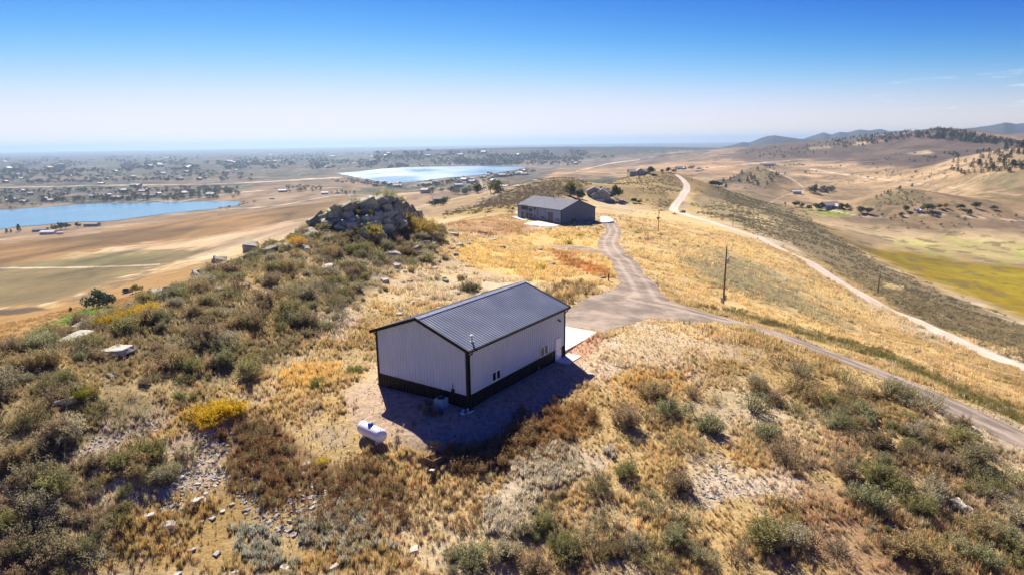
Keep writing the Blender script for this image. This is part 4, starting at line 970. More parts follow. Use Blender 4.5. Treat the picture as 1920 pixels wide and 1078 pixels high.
# farm buildings one can tell apart
rndh = random.Random(11)
wallc = [simple('house_wall', c, .8, var=.05) for c in ((.60, .58, .54), (.42, .37, .31), (.36, .34, .34), (.62, .54, .44))]
roofc = [simple('house_roof', c, .7, var=.12) for c in ((.24, .22, .22), (.16, .13, .12), (.50, .50, .52), (.33, .20, .14))]
def farm(px, py, wid, dep, ev, rise, rz, wm, rm, label, name='farm_house', cat='house', along='x', group=None, win=True, rmin=300, wing=True):
    h = hit(px, py, rmin)
    if h is None: return None
    k_ = wid / FPX * (h @ CF); ratio = k_ / {'farm_house': 18.0, 'barn': 17.0}[name]; dep, ev, rise, wid = dep * ratio ** .7, ev * min(ratio, 1.4) ** .5, rise * ratio ** .7, k_
    rt = empty(name, tuple(h), rz, label, cat, group)
    gable(rt, -wid / 2, wid / 2, -dep / 2, dep / 2, ev, rise, wm, rm, along, zb=-3)
    if wing: gable(rt, wid * .05, wid * .42, -dep * .95, -dep * .3, ev * .85, rise * .7, wm, rm, 'y', zb=-3)
    if win: windows(rt, [(-wid * .3, -dep / 2, 1.0, 1.8, 1.4, 'y', -1), (-wid * .08, -dep / 2, 1.0, 1.8, 1.4, 'y', -1)])
    return rt
FARM = [
 (76,434.5,22,11,3.4,2.4,.25,2,0,'low dark-roofed house on the near lake shore, beside the white-roofed barn'),
 (92,440,24,11,3.8,1.8,.1,0,2,'white-roofed barn on the near lake shore in front of a dark-roofed house'),
 (173,424.5,24,10,3.6,2.0,.05,2,0,'plain grey barn standing alone right at the near lake edge'),
 (1555,391,30,14,4.0,3.2,.15,2,0,'broad grey house half hidden by trees in the valley beside the meadow'),
 (1492,363,17,9,3.0,1.4,.1,0,2,'long low white shed at the end of a tree row on the valley floor'),
 (1538,360,9,9,4.0,3.5,.3,3,3,'red-brown roofed barn among trees on the valley floor'),
 (1548,361,10,9,4.5,3.5,.3,0,2,'white barn beside the red-roofed one on the valley floor'),
 (240,549,14,4,2.0,1.6,.5,2,0,'low grey shed roof peeping over the ridge next to yellow bushes'),
 (823,380,22,12,4.0,3.0,.2,2,1,'brown-roofed house wrapped in dark trees on the plain left of the slate barn'),
 (1276,318,18,12,4.0,3.0,.2,2,0,'grey house on the tan bench beyond the road hill, largest of its cluster'),
 (1308,322,10,10,3.0,2.0,.0,2,2,'pale-roofed shed right of the house cluster beyond the road hill'),
 (1440,311,25,10,3.0,2.0,.1,2,0,'very long low barn on the pale field under the pine hill'),
 (609,364,12,11,3.5,2.2,.2,0,2,'white-roofed farm building alone on the brown plain left of the round lake'),
 (633,363,8,9,3.2,2.2,.2,2,0,'small grey house beside spiky trees on the brown plain'),
 (530,360,14,11,3.5,2.0,.1,2,2,'long pale barn next to yellow-green trees on the plain'),
 (510,374,9,9,3.0,2.0,.2,2,1,'dark-roofed cabin alone in the brown pasture at the lake tip'),
 (703,349,8,14,4.5,3.5,.1,2,0,'grey house by dark trees on the round lake\'s near shore'),
 (746,351,15,14,4.0,3.2,.05,3,1,'wide brown house at the point of the round lake'),
 (800,348,20,14,4.0,3.2,.1,1,1,'largest tan house right of the round lake\'s point'),
 (816,345,11,13,6.0,4.0,.1,2,2,'tall pale house close to the round lake\'s water'),
 (905,335,13,14,5.0,3.5,.2,1,0,'tan house up the slope right of the round lake'),
 (1003,341,8,11,3.5,2.5,.2,0,2,'pale house at the foot of the tan bench right of the lake'),
 (760,383,8,9,3.0,2.0,.3,0,2,'small white roof just behind the rock outcrop'),
 (1720,397,10,9,3.5,2.5,.1,0,2,'small white building behind a green tree in the valley'),
 (395,367,14,12,4.0,3.0,.1,1,2,'bright-roofed house in the tree belt beyond the near lake'),
 (220,373,18,12,4.0,3.0,.1,2,0,'grey house in the tree belt straight across the near lake'),
 (45,380,13,12,4.0,3.0,.1,2,0,'dark house above the yellow shore bushes across the near lake'),
 (255,350,18,14,4.0,3.0,.1,2,0,'wide grey house on the open brown plain beyond the tree belt'),
 (190,346,11,12,4.0,2.0,.1,3,2,'tan-walled building on the open brown plain beyond the tree belt'),
]
for px, py, wd, dp, ev, ri, rz, wi, ri_, lab in FARM:
    nm = 'barn' if 'barn' in lab or 'shed' in lab else 'farm_house'
    farm(px, py, wd, dp, ev, ri, rz, wallc[wi], roofc[ri_], lab, nm, 'barn' if nm == 'barn' else 'house', wing=(nm != 'barn'), rmin=(150 if py > 500 else 900 if 490 < px < 1100 and py < 366 else 300))
h = hit(113, 440, 500)
tr = empty('trailer', tuple(h), .1, 'white travel trailer parked on bare ground near the lake barn', 'trailer')
w = MB(); w.box(-4.5, 4.5, -1.25, 1.25, .5, 3.0); w.build('body', M['white'], tr); w = MB()
for x in (-2.5, 0, 2.5): w.box(x - .7, x + .7, -1.3, -1.255, 1.5, 2.3)
w.build('window', M['glass'], tr)
for x in (-.6, .6): q = MB(); q.tube([(x, -1.2, .35), (x, -.9, .35)], .4, 10); q.build('wheel', M['black'], tr)

# far houses of the town: one mesh each (a few pixels)
def house_mesh(k):
    q = MB(); rr = random.Random(k); wd, dp, ev, ri = rr.uniform(12, 22), rr.uniform(9, 13), rr.uniform(4, 7), rr.uniform(2.5, 4)
    q.box(-wd / 2, wd / 2, -dp / 2, dp / 2, -2, ev, 0)
    for s in (-1, 1):
        q.quad((-wd / 2 - .5, s * (dp / 2 + .5), ev - .2), (wd / 2 + .5, s * (dp / 2 + .5), ev - .2), (wd / 2 + .5, 0, ev + ri), (-wd / 2 - .5, 0, ev + ri), 1)
    for x in (-wd / 2, wd / 2): q.poly([(x, -dp / 2, ev), (x, dp / 2, ev), (x, 0, ev + ri - .1)], 0)
    o = q.build('far_house', [wallc[k % 4], roofc[(k * 7 + 2) % 4 if k % 2 else 2]]); me = o.data; bpy.data.objects.remove(o); return me
HM = [house_mesh(k) for k in range(8)]
def far_houses(pp, n, group, label, scale=1.0):
    pp = np.array(pp, float); c = 0; it = 0
    while c < n and it < n * 30:
        it += 1
        x, y = rndh.uniform(pp[:, 0].min(), pp[:, 0].max()), rndh.uniform(pp[:, 1].min(), pp[:, 1].max())
        if poly_sd(pp, np.array([x]), np.array([y]))[0] > 0: continue
        h = hit(x, y, 700)
        if h is None: continue
        if any(poly_sd(P, np.array([h[0]]), np.array([h[1]]))[0] < 25 for P in (LAKE1, LAKE2)): continue
        o = bpy.data.objects.new('far_house', HM[rndh.randrange(8)]); COL.objects.link(o)
        o.location = tuple(h); o.rotation_euler.z = rndh.uniform(0, 3.14); s = scale * rndh.uniform(.8, 1.3); o.scale = (s, s, s)
        tag(o, label, 'house', group); c += 1
far_houses([(0,357),(450,352),(450,372),(150,380),(0,382)], 26, 'houses in the tree belt across the near lake', 'small house scattered through the tree belt across the near lake', .75)
far_houses([(0,322),(480,312),(480,338),(0,345)], 22, 'houses on the plain beyond the tree belt', 'small pale house on the brown plain beyond the near lake')
far_houses([(0,298),(560,290),(560,316),(0,320)], 26, 'specks of houses in the far left plain', 'white speck of a house in the blue-hazed plain at far left', 1.6)
far_houses([(560,298),(1080,293),(1080,310),(640,318),(560,318)], 60, 'town houses beyond the round lake', 'white speck of a town house beyond the round lake', .9)
far_houses([(600,282),(1080,277),(1080,292),(600,297)], 18, 'specks of houses near the horizon', 'faint white speck of a building close to the horizon', 1.8)
far_houses([(640,341),(860,350),(1000,330),(1010,318),(930,326),(830,340),(740,350)], 18, 'houses along the round lake shore', 'small house among trees on the round lake\'s near shore')
far_houses([(780,352),(960,335),(960,362),(800,370)], 8, 'houses in the hollow right of the round lake', 'small house among trees in the hollow below the scrub hill', .9)
# ---------------------------------------------------------------- leaf materials: colour from the plant's own tint, light passing through the leaves
def leaf_mat(name, transl=.3, rough=.7, up=.0):
    m, nt, b, o = newmat(name)
    ti = nd(nt, 'ShaderNodeAttribute', attribute_name='tint', attribute_type='INSTANCER'); sh = nd(nt, 'ShaderNodeAttribute', attribute_name='shade')
    c = mulc(nt, ti.outputs['Color'], mrange(nt, sh.outputs['Fac'], 0, 1, .55, 1.5))
    nt.links.new(c, b.inputs['Base Color']); b.inputs['Roughness'].default_value = rough; b.inputs['Specular IOR Level'].default_value = .15
    if up:   # soft plant masses: shade as the mass they form rather than as single blades
        geo = nd(nt, 'ShaderNodeNewGeometry'); mx = nd(nt, 'ShaderNodeMix', {0: up, 4: geo.outputs['Normal'], 5: (0, 0, 1)}, data_type='VECTOR')
        nn = nd(nt, 'ShaderNodeVectorMath', operation='NORMALIZE'); nt.links.new(mx.outputs[1], nn.inputs[0]); nt.links.new(nn.outputs[0], b.inputs['Normal'])
    t = nd(nt, 'ShaderNodeBsdfTranslucent'); nt.links.new(c, t.inputs[0])
    ms = nd(nt, 'ShaderNodeMixShader', {0: transl, 1: b.outputs[0], 2: t.outputs[0]}); nt.links.new(ms.outputs[0], o.inputs['Surface'])
    return m
M['leaf'] = leaf_mat('shrub_leaf', .38, .7, .2); M['grass'] = leaf_mat('grass_blade', .5, .7, .6); M['weed'] = leaf_mat('weed_leaf', .45, .7, .5); M['needle'] = leaf_mat('tree_leaf', .22)
M['twig'] = simple('twig_bark', (.10, .075, .055), .9, var=.2)
def leafmesh(name, cen, dirs, ln, wd, shade, mats, extra=None, rs=None, fold=True):
    """one diamond-shaped leaf per entry; cen, dirs (n,3); ln, wd (n,)"""
    n = len(cen); rnd_ = rs.normal(size=(n, 3)); side = np.cross(dirs, rnd_); side /= np.linalg.norm(side, axis=1, keepdims=True) + 1e-9
    V = np.stack([cen, cen + dirs * (ln * .5)[:, None] + side * (wd * .5)[:, None], cen + dirs * ln[:, None], cen + dirs * (ln * .5)[:, None] - side * (wd * .5)[:, None]], 1).reshape(-1, 3)
    F = np.arange(n * 4).reshape(n, 4); S = np.repeat(shade, 4); mi = np.zeros(n, int)
    if extra is not None: ev, ef, es = extra; F = np.vstack([F, ef + len(V)]); V = np.vstack([V, ev]); S = np.concatenate([S, np.full(len(ev), .3)]); mi = np.concatenate([mi, np.full(len(ef), es)])
    me = bpy.data.meshes.new(name); f = len(F)
    me.vertices.add(len(V)); me.loops.add(f * 4); me.polygons.add(f)
    me.vertices.foreach_set('co', V.astype(np.float32).ravel()); me.loops.foreach_set('vertex_index', F.astype(np.int32).ravel()); me.polygons.foreach_set('loop_start', np.arange(0, f * 4, 4, dtype=np.int32))
    me.polygons.foreach_set('material_index', mi.astype(np.int32)); me.update(calc_edges=True)
    a = me.attributes.new('shade', 'FLOAT', 'POINT'); a.data.foreach_set('value', S.astype(np.float32))
    for m in mats: me.materials.append(m)
    return me
def sticks(segs, rs):
    """thin three-cornered twigs as quads: list of (a, b, ra, rb)"""
    V = []; F = []
    for a, b, ra, rb in segs:
        a, b = np.array(a, float), np.array(b, float); d = b - a; d /= np.linalg.norm(d) + 1e-9
        u = np.cross(d, [.3, .9, .2]); u /= np.linalg.norm(u) + 1e-9; w = np.cross(d, u); n = len(V)
        for p, r in ((a, ra), (b, rb)):
            for k in range(3): t = 2.094 * k; V.append(p + (u * math.cos(t) + w * math.sin(t)) * r)
        for k in range(3): F.append((n + k, n + (k + 1) % 3, n + 3 + (k + 1) % 3, n + 3 + k))
    return np.array(V), np.array(F)
def shrub_mesh(seed, ntw=92, nlf=40, leaf=.08, wid=.6, upright=.55, start=.3):
    rs = np.random.RandomState(seed); C_, D_, S_ = [], [], []; segs = []
    nlobe = rs.randint(3, 6); lobes = rs.normal(size=(nlobe, 2)) * .28
    for k in range(ntw):
        lo = lobes[k % nlobe]; az = rs.uniform(0, 6.283); el = math.asin(np.clip(rs.uniform(.12, 1) ** .8, 0, 1)) if rs.rand() < upright else rs.uniform(.1, 1.2)
        L = rs.uniform(.62, 1.0) * (.75 + .25 * math.sin(el)); d = np.array([math.cos(el) * math.cos(az) * wid * 1.25, math.cos(el) * math.sin(az) * wid * 1.25, math.sin(el)])
        base = np.array([lo[0] * .6, lo[1] * .6, 0]); b2 = base + d * L * .55 + np.array([lo[0], lo[1], 0]) * .35; tip = b2 + (d * .5 + np.array([0, 0, .28])) * L * .62 + rs.normal(size=3) * .05
        if k % 2 == 0: segs += [(base - [0, 0, .12], b2, .016, .009), (b2, tip, .009, .003)]
        t = start + (1 - start) * rs.rand(nlf) ** .75
        P = np.where((t < .5)[:, None], base + (b2 - base) * (t / .5)[:, None], b2 + (tip - b2) * ((t - .5) / .5)[:, None]) + rs.normal(size=(nlf, 3)) * .045
        dd = (tip - b2); dd /= np.linalg.norm(dd); D = dd + rs.normal(size=(nlf, 3)) * .75; D /= np.linalg.norm(D, axis=1, keepdims=True)
        C_.append(P); D_.append(D); S_.append(np.clip(.5 + rs.normal() * .16 + rs.normal(size=nlf) * .18, 0, 1))
    C_, D_, S_ = np.concatenate(C_), np.concatenate(D_), np.concatenate(S_); n = len(C_)
    C_[:, 2] = np.maximum(C_[:, 2], .02)
    return leafmesh('sagebrush_shrub', C_, D_, leaf * rs.uniform(.7, 1.4, n), leaf * .36 * rs.uniform(.7, 1.4, n), S_, [M['leaf'], M['twig']], (*sticks(segs, rs), 1), rs)
def tuft_mesh(seed, nb=34, h=.42, spread=.16, w=.02, lean=.4):
    rs = np.random.RandomState(seed); V = []; F = []; S = []
    for k in range(nb):
        a, rr = rs.uniform(0, 6.283), spread * math.sqrt(rs.rand()); b = np.array([rr * math.cos(a), rr * math.sin(a), -.03]); hh = h * rs.uniform(.5, 1.1)
        la = rs.uniform(0, 6.283); ld = np.array([math.cos(la), math.sin(la), 0]) * lean * rs.uniform(.1, 1) * hh; s = np.array([-math.sin(la + .6), math.cos(la + .6), 0]) * w * rs.uniform(.6, 1.3)
        m = b + ld * .35 + [0, 0, hh * .6]; t = b + ld + [0, 0, hh]; n = len(V)
        V += [b - s * .5, b + s * .5, m + s * .5, m - s * .5, t + s * .1, t - s * .1]; F += [(n, n + 1, n + 2, n + 3), (n + 3, n + 2, n + 4, n + 5)]; S += [rs.uniform(.15, .85)] * 6
    V = np.array(V); F = np.array(F); me = bpy.data.meshes.new('grass_tuft'); f = len(F)
    me.vertices.add(len(V)); me.loops.add(f * 4); me.polygons.add(f)
    me.vertices.foreach_set('co', V.astype(np.float32).ravel()); me.loops.foreach_set('vertex_index', F.astype(np.int32).ravel()); me.polygons.foreach_set('loop_start', np.arange(0, f * 4, 4, dtype=np.int32)); me.update(calc_edges=True)
    a = me.attributes.new('shade', 'FLOAT', 'POINT'); a.data.foreach_set('value', np.array(S, np.float32)); me.materials.append(M['grass']); return me
def weed_mesh(seed, nst=16, h=.8):
    """dry upright weed stalks with small seed heads"""
    rs = np.random.RandomState(seed); C_, D_, S_ = [], [], []; segs = []
    for k in range(nst):
        a, rr = rs.uniform(0, 6.283), .3 * math.sqrt(rs.rand()); b = np.array([rr * math.cos(a), rr * math.sin(a), -.03]); hh = h * rs.uniform(.55, 1.1); t = b + np.array([rs.normal() * .12, rs.normal() * .12, hh]); segs.append((b, t, .008, .004))
        nl = 16; u = rs.uniform(.3, 1, nl); P = b + (t - b) * u[:, None] + rs.normal(size=(nl, 3)) * .035; D = rs.normal(size=(nl, 3)) * .6 + [0, 0, .8]; C_.append(P); D_.append(D / np.linalg.norm(D, axis=1, keepdims=True)); S_.append(np.clip(rs.normal(.5, .22, nl), 0, 1))
    C_, D_, S_ = np.concatenate(C_), np.concatenate(D_), np.concatenate(S_); n = len(C_)
    return leafmesh('dry_weed', C_, D_, .085 * rs.uniform(.6, 1.3, n), .032 * rs.uniform(.6, 1.3, n), S_, [M['weed'], M['twig']], (*sticks(segs, rs), 1), rs)
def tree_crown(seed, kind, nl=420):
    rs = np.random.RandomState(seed)
    if kind == 'pine':
        t = rs.rand(nl) ** .8; z = .14 + .86 * t; R = .27 * (1 - t) ** .8 * (.75 + .35 * np.sin(t * 26 + seed)) + .012
        a = rs.uniform(0, 6.283, nl); q = R * np.sqrt(rs.uniform(.25, 1, nl)); P = np.stack([q * np.cos(a), q * np.sin(a), z], 1); D = np.stack([np.cos(a), np.sin(a), rs.uniform(-.5, .3, nl)], 1) + rs.normal(size=(nl, 3)) * .3; ln, wd = .11, .055
    else:
        nb = 11; cb = rs.normal(size=(nb, 3)) * [.2, .2, .17] + [0, 0, .6]; cb[:, 2] = np.clip(cb[:, 2], .3, .86); rb = rs.uniform(.13, .24, nb)
        k = rs.randint(0, nb, nl); v = rs.normal(size=(nl, 3)); v /= np.linalg.norm(v, axis=1, keepdims=True); P = cb[k] + v * (rb[k] * rs.uniform(.55, 1.05, nl))[:, None]; P[:, 2] = np.maximum(P[:, 2], .1); D = v * .5 + rs.normal(size=(nl, 3)) * .6; ln, wd = .10, .075
    D = D / np.linalg.norm(D, axis=1, keepdims=True); S = np.clip(.5 + rs.normal(size=nl) * .22, 0, 1)
    return leafmesh('crown', P, D, ln * rs.uniform(.7, 1.4, nl), wd * rs.uniform(.7, 1.4, nl), S, [M['needle'], M['twig']], None, rs), rs
def trunk_seg(kind): return [((0, 0, -.08), (0, 0, .35), .028, .02), ((0, 0, .35), (.01, 0, .8), .02, .006), ((0, 0, .3), (.15, .08, .6), .012, .005), ((0, 0, .28), (-.13, .1, .55), .012, .005)]
def trunk_mesh(kind):
    V, F = sticks(trunk_seg(kind), None); me = bpy.data.meshes.new('trunk'); me.from_pydata([tuple(v) for v in V], [], [tuple(f) for f in F]); me.materials.append(M['twig']); return me
def whole_tree(seed, kind, nl=240):
    me, rs = tree_crown(seed, kind, nl); bm = bmesh.new(); bm.from_mesh(me); V, F = sticks(trunk_seg(kind), None); vs = [bm.verts.new(v) for v in V]
    for f in F: bm.faces.new([vs[i] for i in f]).material_index = 1
    bm.to_mesh(me); bm.free(); return me
SHRUB = [shrub_mesh(100 + k) for k in range(6)] + [shrub_mesh(120 + k, 70, 22, .06, .75, .35, .35) for k in range(3)] + [shrub_mesh(130 + k, 84, 15, .065, .7, .5, .45) for k in range(2)]
BUSH = [shrub_mesh(160 + k, 120, 44, .075, .8, .45, .3) for k in range(3)]
SHRUB_L = [shrub_mesh(140 + k, 26, 14, .14, .65) for k in range(4)]
TUFT = [tuft_mesh(200 + k) for k in range(4)] + [tuft_mesh(210 + k, 26, .6, .12, .018, .25) for k in range(2)]
TUFT_L = [tuft_mesh(220 + k, 22, .5, .4, .05, .5) for k in range(3)]
WEED = [weed_mesh(230 + k) for k in range(4)]
PLUME = [tuft_mesh(240 + k, 30, .5, .2, .04, .3) for k in range(3)]
CROWN = {'pine': [tree_crown(300 + k, 'pine', 700)[0] for k in range(3)], 'leafy': [tree_crown(310 + k, 'leafy', 900)[0] for k in range(4)]}
TRUNK = trunk_mesh('x')
TREES = {'pine': [whole_tree(320 + k, 'pine') for k in range(3)], 'leafy': [whole_tree(330 + k, 'leafy') for k in range(4)]}

# ---------------------------------------------------------------- scattering of uncountable stuff: points with instances
def scatter(name, pts, rotz, scl, tint, pick, meshes, label=None, cat=None, tilt=None, kind='stuff'):
    if len(pts) == 0: return None
    me = bpy.data.meshes.new(name); n = len(pts); me.vertices.add(n); me.vertices.foreach_set('co', np.asarray(pts, np.float32).ravel())
    rot = np.zeros((n, 3)); rot[:, 2] = rotz
    if tilt is not None: rot[:, :2] = tilt
    s3 = np.asarray(scl, float); s3 = np.repeat(s3[:, None], 3, 1) if s3.ndim == 1 else s3
    for k, ty, fld, v in (('rot', 'FLOAT_VECTOR', 'vector', rot), ('scl', 'FLOAT_VECTOR', 'vector', s3), ('tint', 'FLOAT_VECTOR', 'vector', tint), ('pick', 'INT', 'value', pick)):
        a = me.attributes.new(k, ty, 'POINT'); a.data.foreach_set(fld, np.asarray(v, np.int32 if ty == 'INT' else np.float32).ravel())
    o = bpy.data.objects.new(name, me); COL.objects.link(o)
    pc_ = bpy.data.collections.new(name + '_kinds')
    for i, mm in enumerate(meshes): pc_.objects.link(bpy.data.objects.new('%s_kind_%02d' % (name, i), mm))
    ng = bpy.data.node_groups.new(name, 'GeometryNodeTree')
    ng.interface.new_socket('Geometry', in_out='INPUT', socket_type='NodeSocketGeometry'); ng.interface.new_socket('Geometry', in_out='OUTPUT', socket_type='NodeSocketGeometry')
    gi = ng.nodes.new('NodeGroupInput'); go = ng.nodes.new('NodeGroupOutput'); ip = ng.nodes.new('GeometryNodeInstanceOnPoints'); ci = ng.nodes.new('GeometryNodeCollectionInfo')
    ci.inputs['Collection'].default_value = pc_; ci.inputs['Separate Children'].default_value = True; ci.inputs['Reset Children'].default_value = True
    def na(k, dt): q_ = ng.nodes.new('GeometryNodeInputNamedAttribute'); q_.data_type = dt; q_.inputs['Name'].default_value = k; return [s for s in q_.outputs if s.enabled and s.name == 'Attribute'][0]
    er = ng.nodes.new('FunctionNodeEulerToRotation'); L = ng.links
    L.new(na('rot', 'FLOAT_VECTOR'), er.inputs[0]); L.new(gi.outputs[0], ip.inputs['Points']); L.new(ci.outputs[0], ip.inputs['Instance']); ip.inputs['Pick Instance'].default_value = True
    L.new(na('pick', 'INT'), ip.inputs['Instance Index']); L.new(er.outputs[0], ip.inputs['Rotation']); L.new(na('scl', 'FLOAT_VECTOR'), ip.inputs['Scale']); L.new(ip.outputs[0], go.inputs[0])
    md = o.modifiers.new('scatter', 'NODES'); md.node_group = ng
    tag(o, label, cat, None, kind); return o
R_ = np.random.RandomState(77)
def cover_at(x, y):
    a, l = np.arctan2(x, y), np.log(np.hypot(x, y)); return np.stack([bil(C[..., k], AZr, LR, a, l) for k in range(3)], -1)
def fld(G_, x, y): return bil(G_, AZr, LR, np.arctan2(x, y), np.log(np.hypot(x, y)))
def in_build(x, y, m=.4):
    b = np.zeros(len(x), bool)
    for F, x0, x1, y0, y1 in ((F1, 0, L1, 0, W1), (F2, 0, L2, -W2, 0)):
        dx, dy = x - F.o[0], y - F.o[1]; lx = dx * F.ex[0] + dy * F.ex[1]; ly = dx * F.ey[0] + dy * F.ey[1]
        b |= (lx > x0 - m) & (lx < x1 + m) & (ly > y0 - m) & (ly < y1 + m)
    return b
def wedge(n, r0, r1, azm=43.0, p=1.0):
    """n places, even over the ground, between two distances inside the camera's field"""
    a = np.radians(R_.uniform(-azm, azm, n)); r = np.sqrt(R_.uniform(r0 * r0, r1 * r1, n)); return r * np.sin(a), r * np.cos(a), r
YARD = [(640,735),(720,690),(880,700),(1080,665),(1120,690),(1090,720),(1010,790),(900,835),(820,855),(740,835),(660,805)]
STOOPY = [(1062,655),(1120,625),(1160,640),(1120,680),(1068,690)]
BAREP = [YARD, STOOPY, [(400,745),(470,735),(540,690),(600,640),(560,700),(480,770)], [(270,860),(330,820),(400,760),(420,790),(330,870)], [(1080,690),(1140,640),(1180,600),(1300,600),(1340,650),(1300,720),(1200,720),(1140,740)],
         [(330,830),(420,780),(460,800),(400,900),(340,960),(270,980)], [(1280,850),(1340,855),(1390,875),(1480,885),(1530,910),(1500,940),(1400,930),(1330,950),(1290,920)]]
BAREK = [.03, .1, .3, .3, .35, .3, .15]
def bare(x, y, z):
    px, py = project(x, y, z); k = np.ones(len(x))
    for pp, v in zip(BAREP, BAREK): k = np.where((poly_sd(pp, px, py) + (vnoise(x * .5, y * .5, 5) - .5) * 24 < 0) & (np.hypot(x, y) < 110), np.minimum(k, v), k)
    return k, px, py
def on_road(x, y, m=0.0): return (fld(DA, x, y) > -m) | (fld(RA, x, y) > -m)
PAVE = [np.array(ap), np.array(st_)] + SLABS
def grass_band(n, r0, r1, s0, s1, meshes, name, label):
    x, y, r = wedge(n, r0, r1); z = ground(x, y); k, px, py = bare(x, y, z)
    cl = fbm(x * .35, y * .35, 3, 91); keep = (R_.rand(n) < k * sstep(.36, .58, cl)) & ~on_road(x, y, .25 - .5 * 0) & ~in_build(x, y)
    for P in PAVE: keep &= poly_sd(P, x, y) > .1
    keep &= (px > -80) & (px < 2000) & (py < 1140)
    x, y, z, r = x[keep], y[keep], z[keep], r[keep]; n = len(x); c = cover_at(x, y)
    lum_ = c.mean(1, keepdims=True); c = c * .96 + lum_ * np.array([1.33, 1.02, .62]) * .04; c = c * 1.4 * R_.uniform(.8, 1.25, (n, 1)) * (1 + R_.normal(size=(n, 3)) * .05)
    pal = (R_.rand(n) < .07)[:, None]; c = np.where(pal, np.array([.64, .53, .34]) * R_.uniform(.8, 1.15, (n, 1)), c)
    ol = (R_.rand(n) < .07)[:, None]; c = np.where(ol, np.array([.27, .24, .11]) * R_.uniform(.7, 1.2, (n, 1)), c)
    s = R_.uniform(s0, s1, n) * (.7 + .6 * vnoise(x * .15, y * .15, 8))
    scatter(name, np.stack([x, y, z], 1), R_.uniform(0, 6.28, n), s, np.clip(c, .02, .92), R_.randint(0, len(meshes), n), meshes, label, 'grass'); return n
ng1 = grass_band(52000, 23, 62, .4, 1.0, TUFT, 'dry_grass', 'dry golden grass tufts covering the near slopes')
ng2 = grass_band(52000, 62, 140, .6, 1.1, TUFT_L, 'meadow_grass', 'golden meadow grass round the driveway and ridge')
ng3 = grass_band(60000, 140, 330, .9, 1.6, TUFT_L, 'field_grass', 'golden field grass beyond the driveway fork')
n0 = 30000; x, y, r = wedge(n0, 23, 75); z = ground(x, y); k_, px, py = bare(x, y, z); keep = ~on_road(x, y, -.1) & ~in_build(x, y, .3) & (R_.rand(n0) < np.where(k_ < .05, .22, .9))
for P in PAVE: keep &= poly_sd(P, x, y) > .05
x, y, z = x[keep], y[keep], z[keep]; n0 = len(x); c = cover_at(x, y) * R_.uniform(.7, 1.5, (n0, 1)); c = np.where((R_.rand(n0) < .3)[:, None], np.array([.30, .27, .13]) * R_.uniform(.6, 1.4, (n0, 1)), c)
scatter('short_grass', np.stack([x, y, z], 1), R_.uniform(0, 6.28, n0), R_.uniform(.18, .5, n0), np.clip(c * 1.2, .02, .9), R_.randint(0, len(TUFT), n0), TUFT, 'short stubbly grass over stony soil', 'grass')
def patch(pp, n, r0, r1, meshes, s0, s1, cols, name, label, cat, soft=18):
    """plants inside a patch outlined in the photo, placed on the ground"""
    pp = np.array(pp, float); W_ = np.array([hit(a, min(b, 1120))[:2] for a, b in pp]); aa = np.arctan2(W_[:, 0], W_[:, 1]); rr = np.hypot(W_[:, 0], W_[:, 1])
    m = n * 4; a = R_.uniform(aa.min(), aa.max(), m); r = np.sqrt(R_.uniform(max(r0, rr.min() * .95) ** 2, min(r1, rr.max() * 1.05) ** 2, m)); x, y = r * np.sin(a), r * np.cos(a); z = ground(x, y); px, py = project(x, y, z)
    keep = (poly_sd(pp, px, py) + (fbm(x * .4, y * .4, 3, 15) - .5) * 2 * soft * 1.6 < 0) & ~on_road(x, y, .2) & ~in_build(x, y); x, y, z = x[keep][:n], y[keep][:n], z[keep][:n]; n = len(x)
    if n == 0: return
    c = np.array(cols)[R_.randint(0, len(cols), n)] * R_.uniform(.75, 1.3, (n, 1))
    scatter(name, np.stack([x, y, z], 1), R_.uniform(0, 6.28, n), R_.uniform(s0, s1, n), c, R_.randint(0, len(meshes), n), meshes, label, cat)
BR = [(.34, .19, .085), (.44, .28, .13), (.29, .17, .085), (.48, .37, .2), (.32, .29, .13)]
patch([(400,800),(470,760),(520,770),(560,830),(560,900),(500,930),(430,890)], 190, 24, 60, WEED, .4, .95, BR, 'brown_weeds', 'tall dead brown weeds on the stony bank left of the tank', 'weeds', soft=45)
patch([(560,860),(640,880),(740,890),(790,940),(760,1000),(690,990),(600,950)], 170, 24, 60, WEED, .4, .9, BR, 'brown_weeds', 'dead brown weeds on the bank below the propane tank', 'weeds', soft=45)
patch([(390,800),(520,760),(640,860),(760,880),(900,880),(930,940),(800,1010),(600,1000),(430,900)], 330, 24, 60, WEED, .35, .8, BR, 'brown_weeds', 'scattered brown weeds over the stony bank below the yard', 'weeds', soft=60)
patch([(960,810),(1040,765),(1120,765),(1130,800),(1050,845),(970,860)], 170, 24, 70, WEED, .4, .85, [(.36, .18, .06), (.30, .16, .06), (.42, .25, .09), (.46, .33, .14)], 'rust_weeds', 'rust-brown weeds right of the workshop shadow', 'weeds', soft=55)
patch([(830,835),(900,835),(1000,800),(1010,820),(930,880),(850,885),(820,865)], 260, 24, 70, WEED, .5, 1.0, [(.30, .18, .08), (.42, .30, .15)], 'dry_weeds', 'dry brown weeds along the edge of the workshop shadow', 'weeds')
patch([(740,830),(800,760),(850,775),(790,800),(760,812)], 50, 24, 70, WEED, .4, .7, [(.2, .13, .08)], 'yard_weeds', 'dark weeds in the shaded dirt by the air conditioner', 'weeds')
patch([(970,880),(1060,845),(1150,835),(1140,890),(1050,930),(980,960),(910,985)], 900, 24, 60, PLUME, .45, 1.0, [(.66, .57, .42), (.58, .53, .41), (.70, .60, .42)], 'pale_sagewort', 'silvery pale sagewort plumes on the slope below the workshop', 'grass', soft=50)
